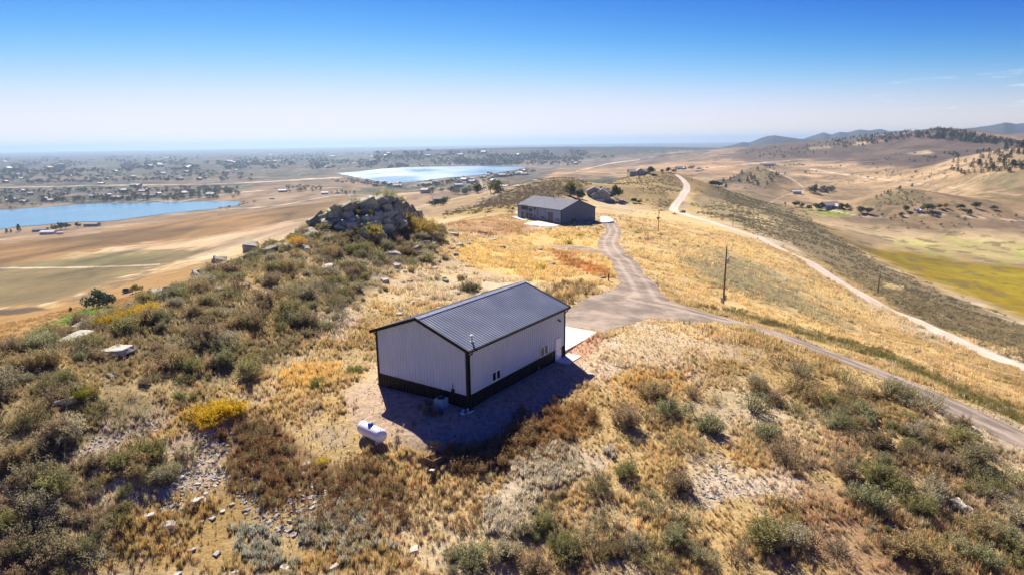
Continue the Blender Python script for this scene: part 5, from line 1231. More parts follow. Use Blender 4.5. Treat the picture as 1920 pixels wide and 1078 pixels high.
patch([(560,980),(660,960),(780,1020),(740,1060),(620,1040)], 300, 24, 50, PLUME, .5, 1.0, [(.44, .42, .32), (.52, .48, .36)], 'pale_sagewort', 'silvery sage plumes among stones at the bottom of the bank', 'grass', soft=45)
patch([(420,960),(480,1000),(560,1060),(500,1060),(430,1010)], 140, 24, 50, PLUME, .5, 1.0, [(.38, .38, .29), (.44, .42, .32)], 'pale_sagewort', 'grey-green sage plumes among white stones lower left', 'grass', soft=40)
patch([(1270,480),(1380,490),(1480,540),(1560,590),(1480,580),(1340,540)], 1500, 70, 260, TUFT_L, .8, 1.3, [(.44, .38, .24), (.36, .33, .2)], 'pale_grass', 'pale silvery grass in the golden field below the pole', 'grass')
patch([(505,735),(560,690),(625,685),(640,700),(560,750)], 320, 35, 80, TUFT, .8, 1.5, [(.80, .52, .17), (.76, .56, .22)], 'bright_grass', 'bright orange-gold grass left of the workshop', 'grass', soft=35)
patch([(1140,722),(1190,692),(1280,702),(1300,730),(1200,745)], 280, 30, 80, TUFT, .6, 1.2, [(.66, .42, .14), (.62, .45, .2)], 'orange_grass', 'orange-gold grass on the hump right of the workshop', 'grass', soft=45)
patch([(1310,575),(1400,599),(1528,636),(1656,669),(1784,731),(1920,797),(1960,800),(1960,780),(1784,712),(1650,655),(1500,618),(1400,588)], 1000, 40, 110, WEED, .4, .75, [(.20, .20, .07), (.27, .24, .08), (.34, .24, .08)], 'roadside_weeds', 'green roadside weeds along the upper edge of the driveway', 'weeds', soft=5)
patch([(1035,474),(1075,480),(1130,502),(1148,524),(1110,514),(1060,497)], 170, 80, 250, WEED, .5, .9, [(.58, .24, .07), (.60, .36, .11), (.64, .42, .15)], 'red_weeds', 'red-orange weeds in the golden field beside the driveway', 'weeds', soft=16)
patch([(1040,535),(1100,530),(1125,545),(1080,560),(1050,585),(1020,560)], 160, 70, 130, WEED, .5, 1.0, [(.32, .22, .1), (.42, .32, .15)], 'dry_weeds', 'brown weeds behind the workshop along the gravel', 'weeds', soft=8)

# ---------------------------------------------------------------- shrubs: every one surveyed or drawn from its zone; the largest in view are objects of their own
SH = []   # x, y, z, width m, tint, zone
SAGE = [(.30, .28, .115), (.34, .31, .17), (.26, .255, .10), (.37, .29, .14), (.32, .25, .125), (.41, .37, .24), (.28, .285, .145), (.36, .27, .16), (.30, .235, .14)]
def put(px, py, wpx, zone, tint=None, r0=22):
    h = hit(px, py + wpx * .22, r0)
    if h is None: return
    dep = h @ CF; SH.append((h[0], h[1], h[2], max(.5, wpx / FPX * dep), tint if tint is not None else np.array(SAGE[R_.randint(len(SAGE))]) * R_.uniform(.85, 1.2), zone))
RIGHT = [(1164,782,60),(1207,774,55),(1227,733,60),(1260,762,60),(1292,733,42),(1329,798,56),(1276,831,60),(1180,820,28),(1118,892,50),(1032,961,55),(1172,880,48),(1243,948,75),(1280,905,60),
 (1410,977,85),(1467,940,60),(1475,1005,75),(1406,753,75),(1410,709,42),(1440,730,46),(1483,685,52),(1459,753,32),(1430,810,56),(1471,843,75),(1341,750,26),(1158,977,62),(1105,1005,62),(1134,1030,60),(1057,1022,60),(1227,1050,70),(1264,990,60),
 (879,1036,72),(949,1033,60),(1033,973,50),(1117,910,55),(1071,1037,60),(1493,690,58),(1510,729,62),(1575,705,48),(1501,770,46),(1554,774,42),(1611,733,66),(1668,733,58),(1684,725,50),(1729,746,58),(1627,774,56),(1595,794,50),
 (1631,819,60),(1668,827,52),(1705,806,46),(1798,811,54),(1765,831,58),(1692,855,52),(1725,847,56),(1660,888,68),(1627,932,76),(1583,876,52),(1749,884,56),(1786,867,58),(1826,843,62),(1867,884,72),(1835,912,66),(1757,924,62),(1721,949,66),
 (1700,1005,84),(1790,1014,56),(1830,981,66),(1859,993,60),(1900,961,66),(1900,1030,66),(1839,1046,66),(1749,1046,72),(1575,1026,66),(1522,1014,74),(1481,989,66),(1424,1010,56),(1481,859,64),(1457,748,46),(1380,1035,60),(1310,1045,55),(1190,1030,55),(1000,1060,60)]
for a, b_, w in RIGHT: put(a, b_, w, 'right')
YEL = []
def yel(px, py, w, label, tint, r0=22): 
    h = hit(px, py + w * .2, r0); YEL.append((h, w / FPX * (h @ CF), label, tint))
yel(385,778,62,'large bright yellow rabbitbrush on the slope left of the tank, its lower left half',(.46,.32,.02)); yel(430,760,60,'large bright yellow rabbitbrush on the slope left of the tank, its upper right half',(.48,.35,.02))
yel(210,603,48,'yellow bush beside flat rocks on the left ridge crest, left of a brighter one',(.38,.27,.02)); yel(250,590,48,'brightest yellow bush on the left ridge crest, middle of three',(.46,.33,.02)); yel(283,580,42,'yellow bush on the left ridge crest, right end of three',(.44,.30,.02))
yel(692,434,42,'vivid lemon-yellow bush below the outcrop cliff',(.52,.43,.02)); yel(551,454,32,'orange-yellow bush next to a pale boulder on the ridge',(.52,.31,.02)); yel(722,405,40,'pale green bush in front of the outcrop cliff',(.24,.24,.06))
yel(1089,442,15,'yellow-green bush in front of the slate barn',(.33,.30,.03),150); yel(147,735,50,'olive-yellow bush on the left hillside beside a flat slab',(.22,.20,.03)); yel(280,845,46,'dark olive shrub with yellow tips above the stony scree',(.19,.17,.04))
yel(790,425,46,'golden-olive bush on the right shoulder of the outcrop',(.33,.25,.06)); yel(760,412,40,'golden-olive bush just right of the outcrop cliff',(.36,.27,.06)); yel(1013,500,18,'yellow-green weed patch in the golden field beside a dark rock',(.40,.34,.04),70)
yel(668,383,30,'yellow-green bush on top of the outcrop, left of its peak',(.22,.20,.03),80); yel(722,368,34,'bright green bush on the outcrop summit',(.24,.24,.04),80); yel(752,376,26,'olive bush on the outcrop\'s right shoulder',(.2,.2,.04),80); yel(815,832,24,'pale straw-coloured bush at the tip of the workshop shadow',(.52,.42,.18)); yel(600,717,34,'fresh green bush on dry ground left of the workshop',(.16,.17,.05)); yel(660,692,30,'green weedy bush close to the workshop\'s left wall',(.2,.21,.06)); yel(880,538,36,'round dark bush behind the workshop roof',(.10,.09,.05)); 
yel(605,862,18,'small round yellow bush below the propane tank',(.5,.42,.03)); yel(1164,760,20,'small olive bush on the hump right of the workshop',(.28,.25,.08)); yel(1066,455,15,'yellow-green strip of brush by the gravel loop',(.40,.34,.05),100)
def zone(pp, n, r0, r1, w0, w1, name, md=.55, tints=SAGE, cl=None):
    pp = np.array(pp, float); hs_ = [hit(a, min(max(b, 300), 1110), r0) for a, b in pp]; W_ = np.array([q_[:2] for q_ in hs_ if q_ is not None]); aa = np.arctan2(W_[:, 0], W_[:, 1])
    m = n * 14; a = R_.uniform(aa.min(), aa.max(), m); r = np.sqrt(R_.uniform(r0 ** 2, r1 ** 2, m)); x, y = r * np.sin(a), r * np.cos(a); z = ground(x, y); px, py = project(x, y, z)
    keep = (poly_sd(pp, px, py) + (fbm(x * .15, y * .15, 2, 25) - .5) * 30 < 0) & ~on_road(x, y, .6) & ~in_build(x, y, .8)
    if cl: keep &= R_.rand(m) < sstep(cl - .08, cl + .1, fbm(x / (r0 * .12), y / (r0 * .12), 3, 27))
    idx_ = np.where(keep)[0]; grid_ = {}; c = 0
    for i in idx_:
        w = w0 + (w1 - w0) * R_.rand() ** 1.5; cell = (w0 + w1) / 2 * md; k = (int(x[i] // cell), int(y[i] // cell))
        if k in grid_: continue
        grid_[k] = 1; SH.append((x[i], y[i], z[i], w, np.array(tints[R_.randint(len(tints))]) * R_.uniform(.85, 1.25), name)); c += 1
        if c >= n: break
LEFTP = [(-80,670),(200,596),(300,552),(420,498),(590,420),(680,440),(830,440),(800,480),(700,510),(640,560),(650,600),(560,640),(470,700),(330,770),(250,830),(120,860),(-80,880)]
zone(LEFTP, 1500, 30, 135, .8, 2.7, 'left', .60, cl=.28)
zone([(-80,850),(60,850),(130,870),(330,830),(350,890),(260,930),(190,1010),(130,1110),(-80,1110)], 130, 24, 60, .9, 2.4, 'corner', .55)
zone([(560,430),(640,395),(760,395),(830,420),(840,450),(700,470),(600,460)], 300, 85, 135, .9, 1.9, 'outcrop', .42, SAGE + [(.26, .21, .07), (.22, .19, .06)])
zone([(1540,720),(1720,740),(1880,840),(1960,900),(1960,1120),(1640,1110),(1590,960),(1560,850)], 190, 24, 70, .5, 1.5, 'right', .5)
zone([(850,1010),(1130,880),(1300,930),(1340,1110),(850,1110)], 80, 22, 50, .4, 1.1, 'right', .6)
zone([(640,470),(840,450),(900,520),(860,560),(640,600)], 40, 70, 130, .6, 1.5, 'behind', .8)
zone([(830,405),(890,386),(940,361),(1000,344),(1060,332),(1110,342),(1090,365),(1000,380),(960,393),(880,396)], 3000, 300, 700, 1.1, 2.6, 'scrub hill', .6, [(.20, .155, .09), (.165, .135, .08), (.23, .17, .11)])
zone([(1090,345),(1180,332),(1240,325),(1275,332),(1285,360),(1262,392),(1200,382),(1120,366)], 1300, 420, 800, 1.0, 2.4, 'road hill', .6, [(.2, .17, .085), (.17, .16, .075), (.23, .19, .1)], .42)
zone([(1300,340),(1400,372),(1420,420),(1330,408),(1290,380)], 800, 380, 900, 1.2, 2.6, 'road hill', .6, [(.2, .17, .085), (.17, .16, .075)], .5)
zone([(1345,350),(1410,362),(1500,402),(1560,440),(1640,490),(1760,545),(1920,612),(1990,640),(1990,730),(1900,676),(1700,585),(1600,525),(1500,465),(1400,432)], 6000, 140, 800, .9, 2.2, 'scrub slope', .55, [(.21, .19, .11), (.18, .165, .09), (.24, .205, .125), (.19, .185, .12)], .36)
zone([(1152,412),(1180,413),(1205,428),(1262,446),(1250,458),(1195,455),(1165,432)], 70, 150, 330, 1.2, 2.6, 'drive', .6)
zone([(1078,430),(1130,423),(1138,434),(1120,442),(1085,446)], 45, 150, 260, 1.2, 2.4, 'drive', .55); zone([(1028,438),(1050,428),(1060,436),(1040,446)], 14, 150, 260, 1.0, 2.0, 'drive', .6)
zone([(795,392),(870,388),(900,402),(840,412),(800,408)], 120, 150, 300, 1.0, 2.2, 'saddle', .6)
zone([(1160,380),(1240,400),(1380,450),(1560,560),(1700,650),(1500,590),(1300,520),(1200,440)], 90, 80, 450, .6, 1.6, 'golden field', 2.5)
zone([(1400,420),(1500,395),(1640,400),(1940,390),(1940,330),(1700,335),(1480,345),(1440,330),(1700,318),(1940,318),(1940,460),(1700,430)], 420, 380, 1900, 1.2, 3.5, 'valley', .5, [(.16, .14, .075), (.13, .125, .065), (.2, .16, .085)], .45)
zone([(1640,383),(1690,352),(1745,378),(1690,388)], 500, 700, 1000, 1.4, 3, 'valley knoll', .6, [(.12, .11, .06), (.10, .10, .055)]); zone([(1340,345),(1400,318),(1440,314),(1475,342),(1400,350)], 400, 850, 1300, 1.5, 3, 'pine knoll', .6, [(.12, .11, .065)])
SH = [s for s in SH if s[3] > .3]
sx = np.array([s[0] for s in SH]); sy = np.array([s[1] for s in SH]); szz = np.array([s[2] for s in SH]); sw = np.array([s[3] for s in SH]); st2 = np.array([s[4] for s in SH])
spx_, spy_ = project(sx, sy, szz); app = sw / np.hypot(sx, sy); inn = (spx_ > 5) & (spx_ < 1915) & (spy_ < 1085); order = np.argsort(-np.where(inn, app, 0))
ZL = {'left': ('grey-green sagebrush shrub on the rocky left hillside', 'sagebrush on the left hillside'), 'corner': ('dark sagebrush shrub in the lower left corner of the slope', 'sagebrush in the lower left corner'),
      'right': ('olive sagebrush shrub on the near slope right of and below the workshop', 'sagebrush on the near right slope'), 'outcrop': ('olive shrub growing round the rock outcrop', 'shrubs round the rock outcrop'),
      'behind': ('low dark shrub in dry grass behind the workshop', 'shrubs behind the workshop'), 'drive': ('grey-green shrub beside the driveway near the slate barn', 'shrubs by the driveway')}
top = set(); nmax = 290
for i in order:
    if len(top) >= nmax: break
    if SH[i][5] in ZL: top.add(int(i))
for i in sorted(top):
    x, y, z, w, t, zn = SH[i]; o = bpy.data.objects.new('sagebrush_shrub', SHRUB[R_.randint(len(SHRUB))]); COL.objects.link(o)
    k = w / 1.34; o.location = (x, y, z - .03); o.rotation_euler = (R_.uniform(-.1, .1), R_.uniform(-.1, .1), R_.uniform(0, 6.28)); o.scale = (k, k, k * R_.uniform(.75, 1.0)); o['tint'] = [float(c) for c in t]
    tag(o, ZL[zn][0], 'shrub', ZL[zn][1])
rest = np.array([i for i in range(len(SH)) if i not in top]); rr = np.hypot(sx[rest], sy[rest])
for nm, sel, meshes, div in (('sagebrush_scrub', rest[rr < 140], SHRUB, 1.3), ('distant_scrub', rest[rr >= 140], SHRUB_L, 1.5)):
    n = len(sel); s3 = np.repeat((sw[sel] / div)[:, None], 3, 1); s3[:, 2] *= R_.uniform(.6, .95, n)
    scatter(nm, np.stack([sx[sel], sy[sel], szz[sel] - .04], 1), R_.uniform(0, 6.28, n), s3, st2[sel], R_.randint(0, len(meshes), n), meshes, 'low sagebrush scrub on the hillsides', 'scrub')
for h, w, lab, t in YEL:
    o = bpy.data.objects.new('yellow_bush' if 'yellow' in lab else 'green_bush', BUSH[R_.randint(3)]); COL.objects.link(o); k = w / 1.35; o.location = (h[0], h[1], h[2] - .05); o.rotation_euler.z = R_.uniform(0, 6.28); o.scale = (k, k, k * .8); o['tint'] = [min(.9, c_ * 1.4) for c_ in t]; tag(o, lab, 'bush')
# ---------------------------------------------------------------- rocks
m_rock, nt, b, _ = newmat('rock')
tc = nd(nt, 'ShaderNodeTexCoord'); ti = nd(nt, 'ShaderNodeAttribute', attribute_name='tint', attribute_type='INSTANCER')
n1 = nd(nt, 'ShaderNodeTexNoise', {'Vector': tc.outputs['Object'], 'Scale': 2.5, 'Detail': 8.0, 'Roughness': .7}); n2 = nd(nt, 'ShaderNodeTexNoise', {'Vector': tc.outputs['Object'], 'Scale': 9.0, 'Detail': 5.0})
lich = nd(nt, 'ShaderNodeMix', {0: mrange(nt, n1.outputs['Fac'], .52, .66, 0, .6), 6: (1, 1, 1, 1), 7: (.45, .52, .30, 1)}, data_type='RGBA')
cc = nd(nt, 'ShaderNodeVectorMath', operation='MULTIPLY'); nt.links.new(ti.outputs['Color'], cc.inputs[0]); nt.links.new(lich.outputs[2], cc.inputs[1])
c = mulc(nt, cc.outputs[0], mrange(nt, n2.outputs['Fac'], .3, .7, .7, 1.25)); nt.links.new(c, b.inputs['Base Color']); b.inputs['Roughness'].default_value = .9
bp = nd(nt, 'ShaderNodeBump', {'Height': n1.outputs['Fac'], 'Strength': .7, 'Distance': .12}); nt.links.new(bp.outputs[0], b.inputs['Normal'])
def rock_mesh(seed, sub=3, planes=11):
    rs = np.random.RandomState(seed); bm = bmesh.new(); bmesh.ops.create_icosphere(bm, subdivisions=sub, radius=1.0)
    N = rs.normal(size=(planes, 3)); N /= np.linalg.norm(N, axis=1, keepdims=True); N = np.vstack([N, np.eye(3), -np.eye(3)]); dd = np.concatenate([rs.uniform(.62, .9, planes), rs.uniform(.6, .75, 6)])
    for v in bm.verts:
        p = np.array(v.co)
        for n_, d_ in zip(N, dd):
            q = p @ n_ - d_
            if q > 0: p = p - n_ * q
        p = p * (1 + .05 * (math.sin(p[0] * 9 + seed) * math.sin(p[1] * 8) + .5 * math.sin(p[2] * 17))); v.co = p
    me = bpy.data.meshes.new('rock'); bm.to_mesh(me); bm.free(); me.materials.append(m_rock); return me
def block_mesh(seed):
    rs = np.random.RandomState(seed); bm = bmesh.new(); bmesh.ops.create_cube(bm, size=1.7); 
    for v in bm.verts: v.co = Vector([c * rs.uniform(.72, 1.08) for c in v.co])
    bmesh.ops.bevel(bm, geom=bm.edges[:], offset=.13, segments=1, affect='EDGES'); bmesh.ops.triangulate(bm, faces=bm.faces[:]); bmesh.ops.subdivide_edges(bm, edges=bm.edges[:], cuts=2, use_grid_fill=True)
    for v in bm.verts:
        p = v.co; v.co = p * (1 + .06 * (math.sin(p.x * 4.1 + seed) * math.sin(p.y * 3.7 + seed * 2) + math.sin(p.z * 5.3 + p.x * 3)) + rs.normal() * .012)
    me = bpy.data.meshes.new('rock_block'); bm.to_mesh(me); bm.free(); me.materials.append(m_rock); return me
ROCK = [rock_mesh(500 + k) for k in range(8)]; BLOCK = [block_mesh(540 + k) for k in range(7)]; STONE = [rock_mesh(520 + k, 1, 6) for k in range(5)]
GREY, WHITE, DARK = (.22, .215, .17), (.62, .58, .52), (.12, .12, .095)
def rock(px, py, w, hfac=.6, col=GREY, label=None, parent=None, name='boulder', flat=1.0, r0=22, lift=0.0, rzz=None, tilt=.2, sink=.25):
    h = hit(px, py + w * .15, r0)
    if h is None: return
    k = w / FPX * (h @ CF) / 1.35; o = bpy.data.objects.new(name, (BLOCK[R_.randint(7)] if parent is not None or R_.rand() < .75 else ROCK[R_.randint(8)])); COL.objects.link(o)
    o.location = (h[0], h[1], h[2] + k * hfac * sink + lift); o.rotation_euler = (R_.uniform(-tilt, tilt), R_.uniform(-tilt, tilt), R_.uniform(0, 6.28) if rzz is None else rzz); o.scale = (k, k * R_.uniform(.6, .9), k * hfac); f_ = R_.uniform(.82, 1.15); o['tint'] = [float(c * f_) for c in col]
    if parent is not None: o.parent = parent; o.matrix_parent_inverse = parent.matrix_world.inverted()
    else: tag(o, label[0], 'rock', label[1])
    return o
oc = hit(700, 405, 80)
outc = empty('rock_outcrop', tuple(oc), 0, 'jagged grey-green rock outcrop crowning the ridge behind the workshop', 'rock outcrop'); bpy.context.view_layer.update()
# ledges of bedrock: courses of fractured blocks stepping back up the face, all dipping the same way
topx, topy, basy = [585,610,640,665,690,712,735,755,775,795], [416,404,391,382,377,372,373,379,391,404], [424,427,432,438,443,444,440,432,420,410]
dip = math.radians(-17)
def bedrock(px, py, r, w, hgt, dpt):
    p = at_r(px, py, r); zt_ = min(p[2], gz(p[0], p[1]) + 4.5)
    o = bpy.data.objects.new('rock_block', BLOCK[R_.randint(7)]); COL.objects.link(o)
    o.location = (p[0], p[1], zt_ - hgt * .3); o.rotation_euler = (R_.uniform(-.22, .22) - .12, dip + R_.uniform(-.25, .25), math.atan2(-p[0], p[1]) + R_.uniform(-.5, .5)); o.scale = (w / 1.7, dpt / 1.7, hgt / 1.7)
    f_ = R_.uniform(.6, 1.15); o['tint'] = [c * f_ for c in (.44, .44, .31)]; o.parent = outc; o.matrix_parent_inverse = outc.matrix_world.inverted()
px = 586.0
while px < 796:
    ty, by = np.interp(px, topx, topy), np.interp(px, topx, basy); hb = hit(px, by, 80); rb = min(math.hypot(hb[0], hb[1]), 118) if hb is not None else 114
    nr_ = max(1, int(round((by - ty) / 15)))
    for k in range(nr_ + 1):
        py = by - (by - ty) * (k + .35) / (nr_ + .35) + R_.uniform(-2, 2); w = R_.uniform(.9, 1.9) * (1.25 if k == nr_ else 1) * (1.7 if R_.rand() < .3 else 1)
        if R_.rand() < .2 and k < nr_:
            p = at_r(px + R_.uniform(-5, 5), py + 3, rb + k * 1.25 - 1.0); o = bpy.data.objects.new('sagebrush_shrub', SHRUB[R_.randint(len(SHRUB))]); COL.objects.link(o); kk_ = R_.uniform(.7, 1.2); o.location = (p[0], p[1], p[2] - .5); o.rotation_euler.z = R_.uniform(0, 6.28); o.scale = (kk_, kk_, kk_); o['tint'] = [.25, .24, .09]; tag(o, 'small shrub rooted in a crack of the rock outcrop', 'shrub', 'shrubs rooted in the outcrop'); continue
        bedrock(px + R_.uniform(-5, 5), py, rb + k * 1.25 + R_.uniform(-.6, .5), w, R_.uniform(1.0, 2.4) * (1.3 if w > 2.4 else 1), R_.uniform(1.6, 2.8))
    if R_.rand() < .6: bedrock(px + R_.uniform(-4, 4), ty + 7, rb + nr_ * 1.25 + 2.4, R_.uniform(1.5, 2.6), R_.uniform(1.2, 2), 2.4)
    px += R_.uniform(9, 15)
for px, hgt, tn in ((612, 1.1, (.30, .26, .08)), (628, 1.2, (.26, .24, .08)), (655, 1.3, (.32, .22, .08)), (664, 1.2, (.26, .26, .06)), (682, 1.0, (.24, .25, .06)), (716, 1.5, (.24, .26, .06)), (727, 1.6, (.28, .28, .06)), (740, 1.5, (.24, .26, .06)), (757, 1.2, (.28, .26, .07)), (772, 1.3, (.30, .26, .08)), (786, 1.2, (.33, .27, .09)), (700, 1.0, (.28, .26, .08))):
    p = at_r(px, np.interp(px, topx, topy) + 4, 120.5); o = bpy.data.objects.new('green_bush', BUSH[R_.randint(3)]); COL.objects.link(o); o.location = (p[0], p[1], p[2] - .7); o.rotation_euler.z = R_.uniform(0, 6.28); o.scale = (hgt, hgt, hgt); o['tint'] = list(tn); tag(o, 'green bush growing along the top of the rock outcrop', 'bush', 'bushes on top of the outcrop')
LG = ('grey lichened boulder among the shrubs of the left ridge', 'boulders along the left ridge'); LS = ('pale flat stone in dry grass behind and beside the outcrop', 'flat stones behind the workshop'); LW = ('white angular stone on the bank in the lower left foreground', 'white stones in the foreground')
for x, y, w in [(450,430,130),(465,490,110),(570,445,85),(685,420,85),(580,500,65),(545,400,50),(130,585,100),(170,555,62),(250,505,84),(120,650,55),(110,690,45),(240,695,50),(410,675,62),(730,335,50),(930,320,60),(950,360,55),(800,435,60),(730,530,70)]:
    rock(340 + x / 3.43, 340 + y / 3.43, w / 3.43 * .9, R_.uniform(.45, .8), [(.34, .325, .26), (.42, .40, .33), (.24, .235, .19)][R_.randint(3)], LG, r0=40, tilt=.45, sink=-.05)
rock(340 + 820 / 3.43, 340 + 325 / 3.43, 44, .22, (.34, .32, .27), ('long pale flat slab lying on the ridge left of the outcrop', None), r0=60)
for x, y, w in [(735,485,95),(830,450,105),(915,400,95),(830,415,80),(590,525,60),(460,595,110),(655,620,60),(590,865,50),(885,450,70),(1060,370,45),(1060,320,70),(1100,290,60),(700,540,55)]:
    rock(x / 2.836, 400 + y / 2.836, w / 2.836 * .85, R_.uniform(.45, .8), [(.34, .325, .26), (.42, .40, .33), (.28, .27, .22)][R_.randint(3)], LG, r0=40, tilt=.45, sink=-.1)
for x, y, w, lb in [(400,660,125,'long sloping grey slab low on the left ridge crest'), (630,720,115,'pale tilted slab in the middle of the left hillside shrubs'), (345,990,95,'flat pale slab beside an olive-yellow bush on the left hillside')]:
    rock(x / 2.836, 400 + y / 2.836, w / 2.836, .3, (.46, .44, .37), (lb, None), r0=40)
for x, y, w in [(940,555,80),(1490,435,95),(1370,465,85),(1335,465,50),(1560,390,62),(1785,410,50),(1835,402,45),(1740,342,70),(1310,640,52),(1470,690,42),(1385,545,50),(1425,548,30),(1315,565,30),(1770,710,56),(1160,615,26),(1700,640,34),(1765,470,36),(1845,540,40),(1655,515,34),(1630,560,36),(1620,405,40),(1745,435,30),(1620,790,34),(1500,780,40),(960,990,50),(780,985,30),(1560,770,30),(1010,900,55),(1440,580,30),(1470,640,26),(1400,850,36),(1350,610,26)]:
    rock(340 + x / 3.43, 340 + y / 3.43, w / 3.43, R_.uniform(.3, .55), [(.42, .39, .34), (.50, .46, .40), (.26, .25, .22)][R_.randint(3)], LS, r0=40)
for x, y in [(940,463),(925,450),(1012,467),(1035,495),(1010,490),(1130,520),(880,452),(905,437)]: rock(x, y, R_.uniform(8, 18), .4, (.36, .34, .30), LS, r0=70)
for x, y, w in [(890,805,85),(870,838,42),(912,840,42),(1000,835,38),(800,755,58),(1045,668,105),(1090,682,42),(812,910,32),(927,922,32),(1025,943,42),(1160,963,38),(985,990,38),(1135,772,32),(1075,790,34),(1190,735,32),(1340,945,42),(1310,990,32),(1420,1010,32),(1530,1042,64),(1785,1032,54),(1635,483,48),(1620,537,38),(1525,545,28),(1800,600,32),(1420,675,42),(1380,660,34),(1355,820,55),(1615,890,44),(965,557,38),(150,385,62),(940,420,32),(1410,250,28),(1880,640,42),(1970,675,44),(1952,775,60),(1910,810,54),(1865,815,40),(1855,860,48),(2075,720,44),(2060,740,38),(2085,768,44),(1850,780,30),(2215,935,78),(2320,917,28),(1440,870,30),(1560,830,30),(1480,760,26),(1290,880,26),(1240,700,28),(1100,640,30),(1150,600,26),(1060,590,28),(540,975,28),(950,1070,40),(1255,1060,34)]:
    rock(x / 2.852, 700 + y / 2.852, w / 2.852 * .82, R_.uniform(.22, .42), [WHITE, (.55, .50, .43), (.46, .43, .39)][R_.randint(3)], LW)
for x, y, w in [(1402,790,10),(1290,702,12),(1297,700,8),(1795,945,26),(1812,952,18),(1770,938,14),(1862,920,12)]: rock(x, y, w, .4, WHITE, ('white stone among the shrubs of the near right slope', 'white stones on the near right slope'))
def stones(pp, n, s0, s1, cols, label, name='loose_stones'):
    pp = np.array(pp, float); W_ = np.array([hit(a, min(b, 1110))[:2] for a, b in pp]); aa = np.arctan2(W_[:, 0], W_[:, 1]); r_ = np.hypot(W_[:, 0], W_[:, 1]); m = n * 4
    a = R_.uniform(aa.min(), aa.max(), m); r = np.sqrt(R_.uniform((r_.min() * .95) ** 2, (r_.max() * 1.05) ** 2, m)); x, y = r * np.sin(a), r * np.cos(a); z = ground(x, y); px, py = project(x, y, z)
    k = (poly_sd(pp, px, py) + (fbm(x, y, 2, 35) - .5) * 30 < 0) & ~in_build(x, y); x, y, z = x[k][:n], y[k][:n], z[k][:n]; n = len(x); s = s0 + (s1 - s0) * R_.rand(n) ** 3
    s3 = np.repeat(s[:, None], 3, 1) * R_.uniform(.6, 1.2, (n, 3)); s3[:, 2] *= .6
    scatter(name, np.stack([x, y, z], 1), R_.uniform(0, 6.28, n), s3, np.array(cols)[R_.randint(0, len(cols), n)] * R_.uniform(.8, 1.15, (n, 1)), R_.randint(0, 5, n), STONE, label, 'stones', tilt=R_.uniform(-.4, .4, (n, 2)))
PS = [(.50, .45, .38), (.40, .37, .33), (.58, .53, .46)]
stones([(330,850),(400,790),(460,810),(420,900),(350,950),(290,970)], 900, .04, .22, PS, 'pale loose stones of the scree on the left slope')
stones([(440,890),(520,900),(620,920),(620,960),(540,1010),(470,1000)], 800, .04, .24, [(.42, .40, .37), (.30, .29, .27), (.52, .50, .46)], 'grey rubble on the bank below the brown weeds')
stones([(60,880),(200,800),(300,770),(330,800),(220,850),(90,900)], 500, .04, .18, PS, 'pale rubble between shrubs on the left slope')
stones([(1300,855),(1345,855),(1385,880),(1340,960),(1305,950)], 420, .03, .17, [(.62, .57, .48), (.52, .47, .4)], 'whitish rubble in the wash on the right slope')
stones([(1345,890),(1480,890),(1530,915),(1490,945),(1380,930)], 420, .02, .10, [(.62, .54, .42), (.54, .46, .35)], 'whitish gravel patch on the right slope')
stones([(1080,690),(1140,640),(1200,600),(1310,610),(1340,660),(1290,720),(1200,715),(1140,735)], 700, .03, .13, [(.62, .54, .43), (.5, .42, .34)], 'pale gravel on the hump right of the workshop')
stones([(560,580),(700,540),(860,480),(900,500),(820,560),(660,650),(560,650)], 500, .05, .22, PS, 'pale stones in the dry grass behind the workshop')
stones([(650,740),(730,700),(880,780),(1080,690),(1100,705),(1000,790),(890,835),(740,830)], 500, .02, .09, [(.5, .42, .35), (.4, .33, .27), (.62, .57, .5)], 'small stones on the bare dirt of the workshop yard')

stones([(0,1100),(0,900),(300,700),(560,560),(900,480),(1000,520),(640,700),(900,850),(1100,700),(1350,600),(1920,850),(1920,1100)], 1500, .03, .16, [(.48, .44, .37), (.36, .33, .29), (.58, .53, .45)], 'loose stones strewn over the near slopes')
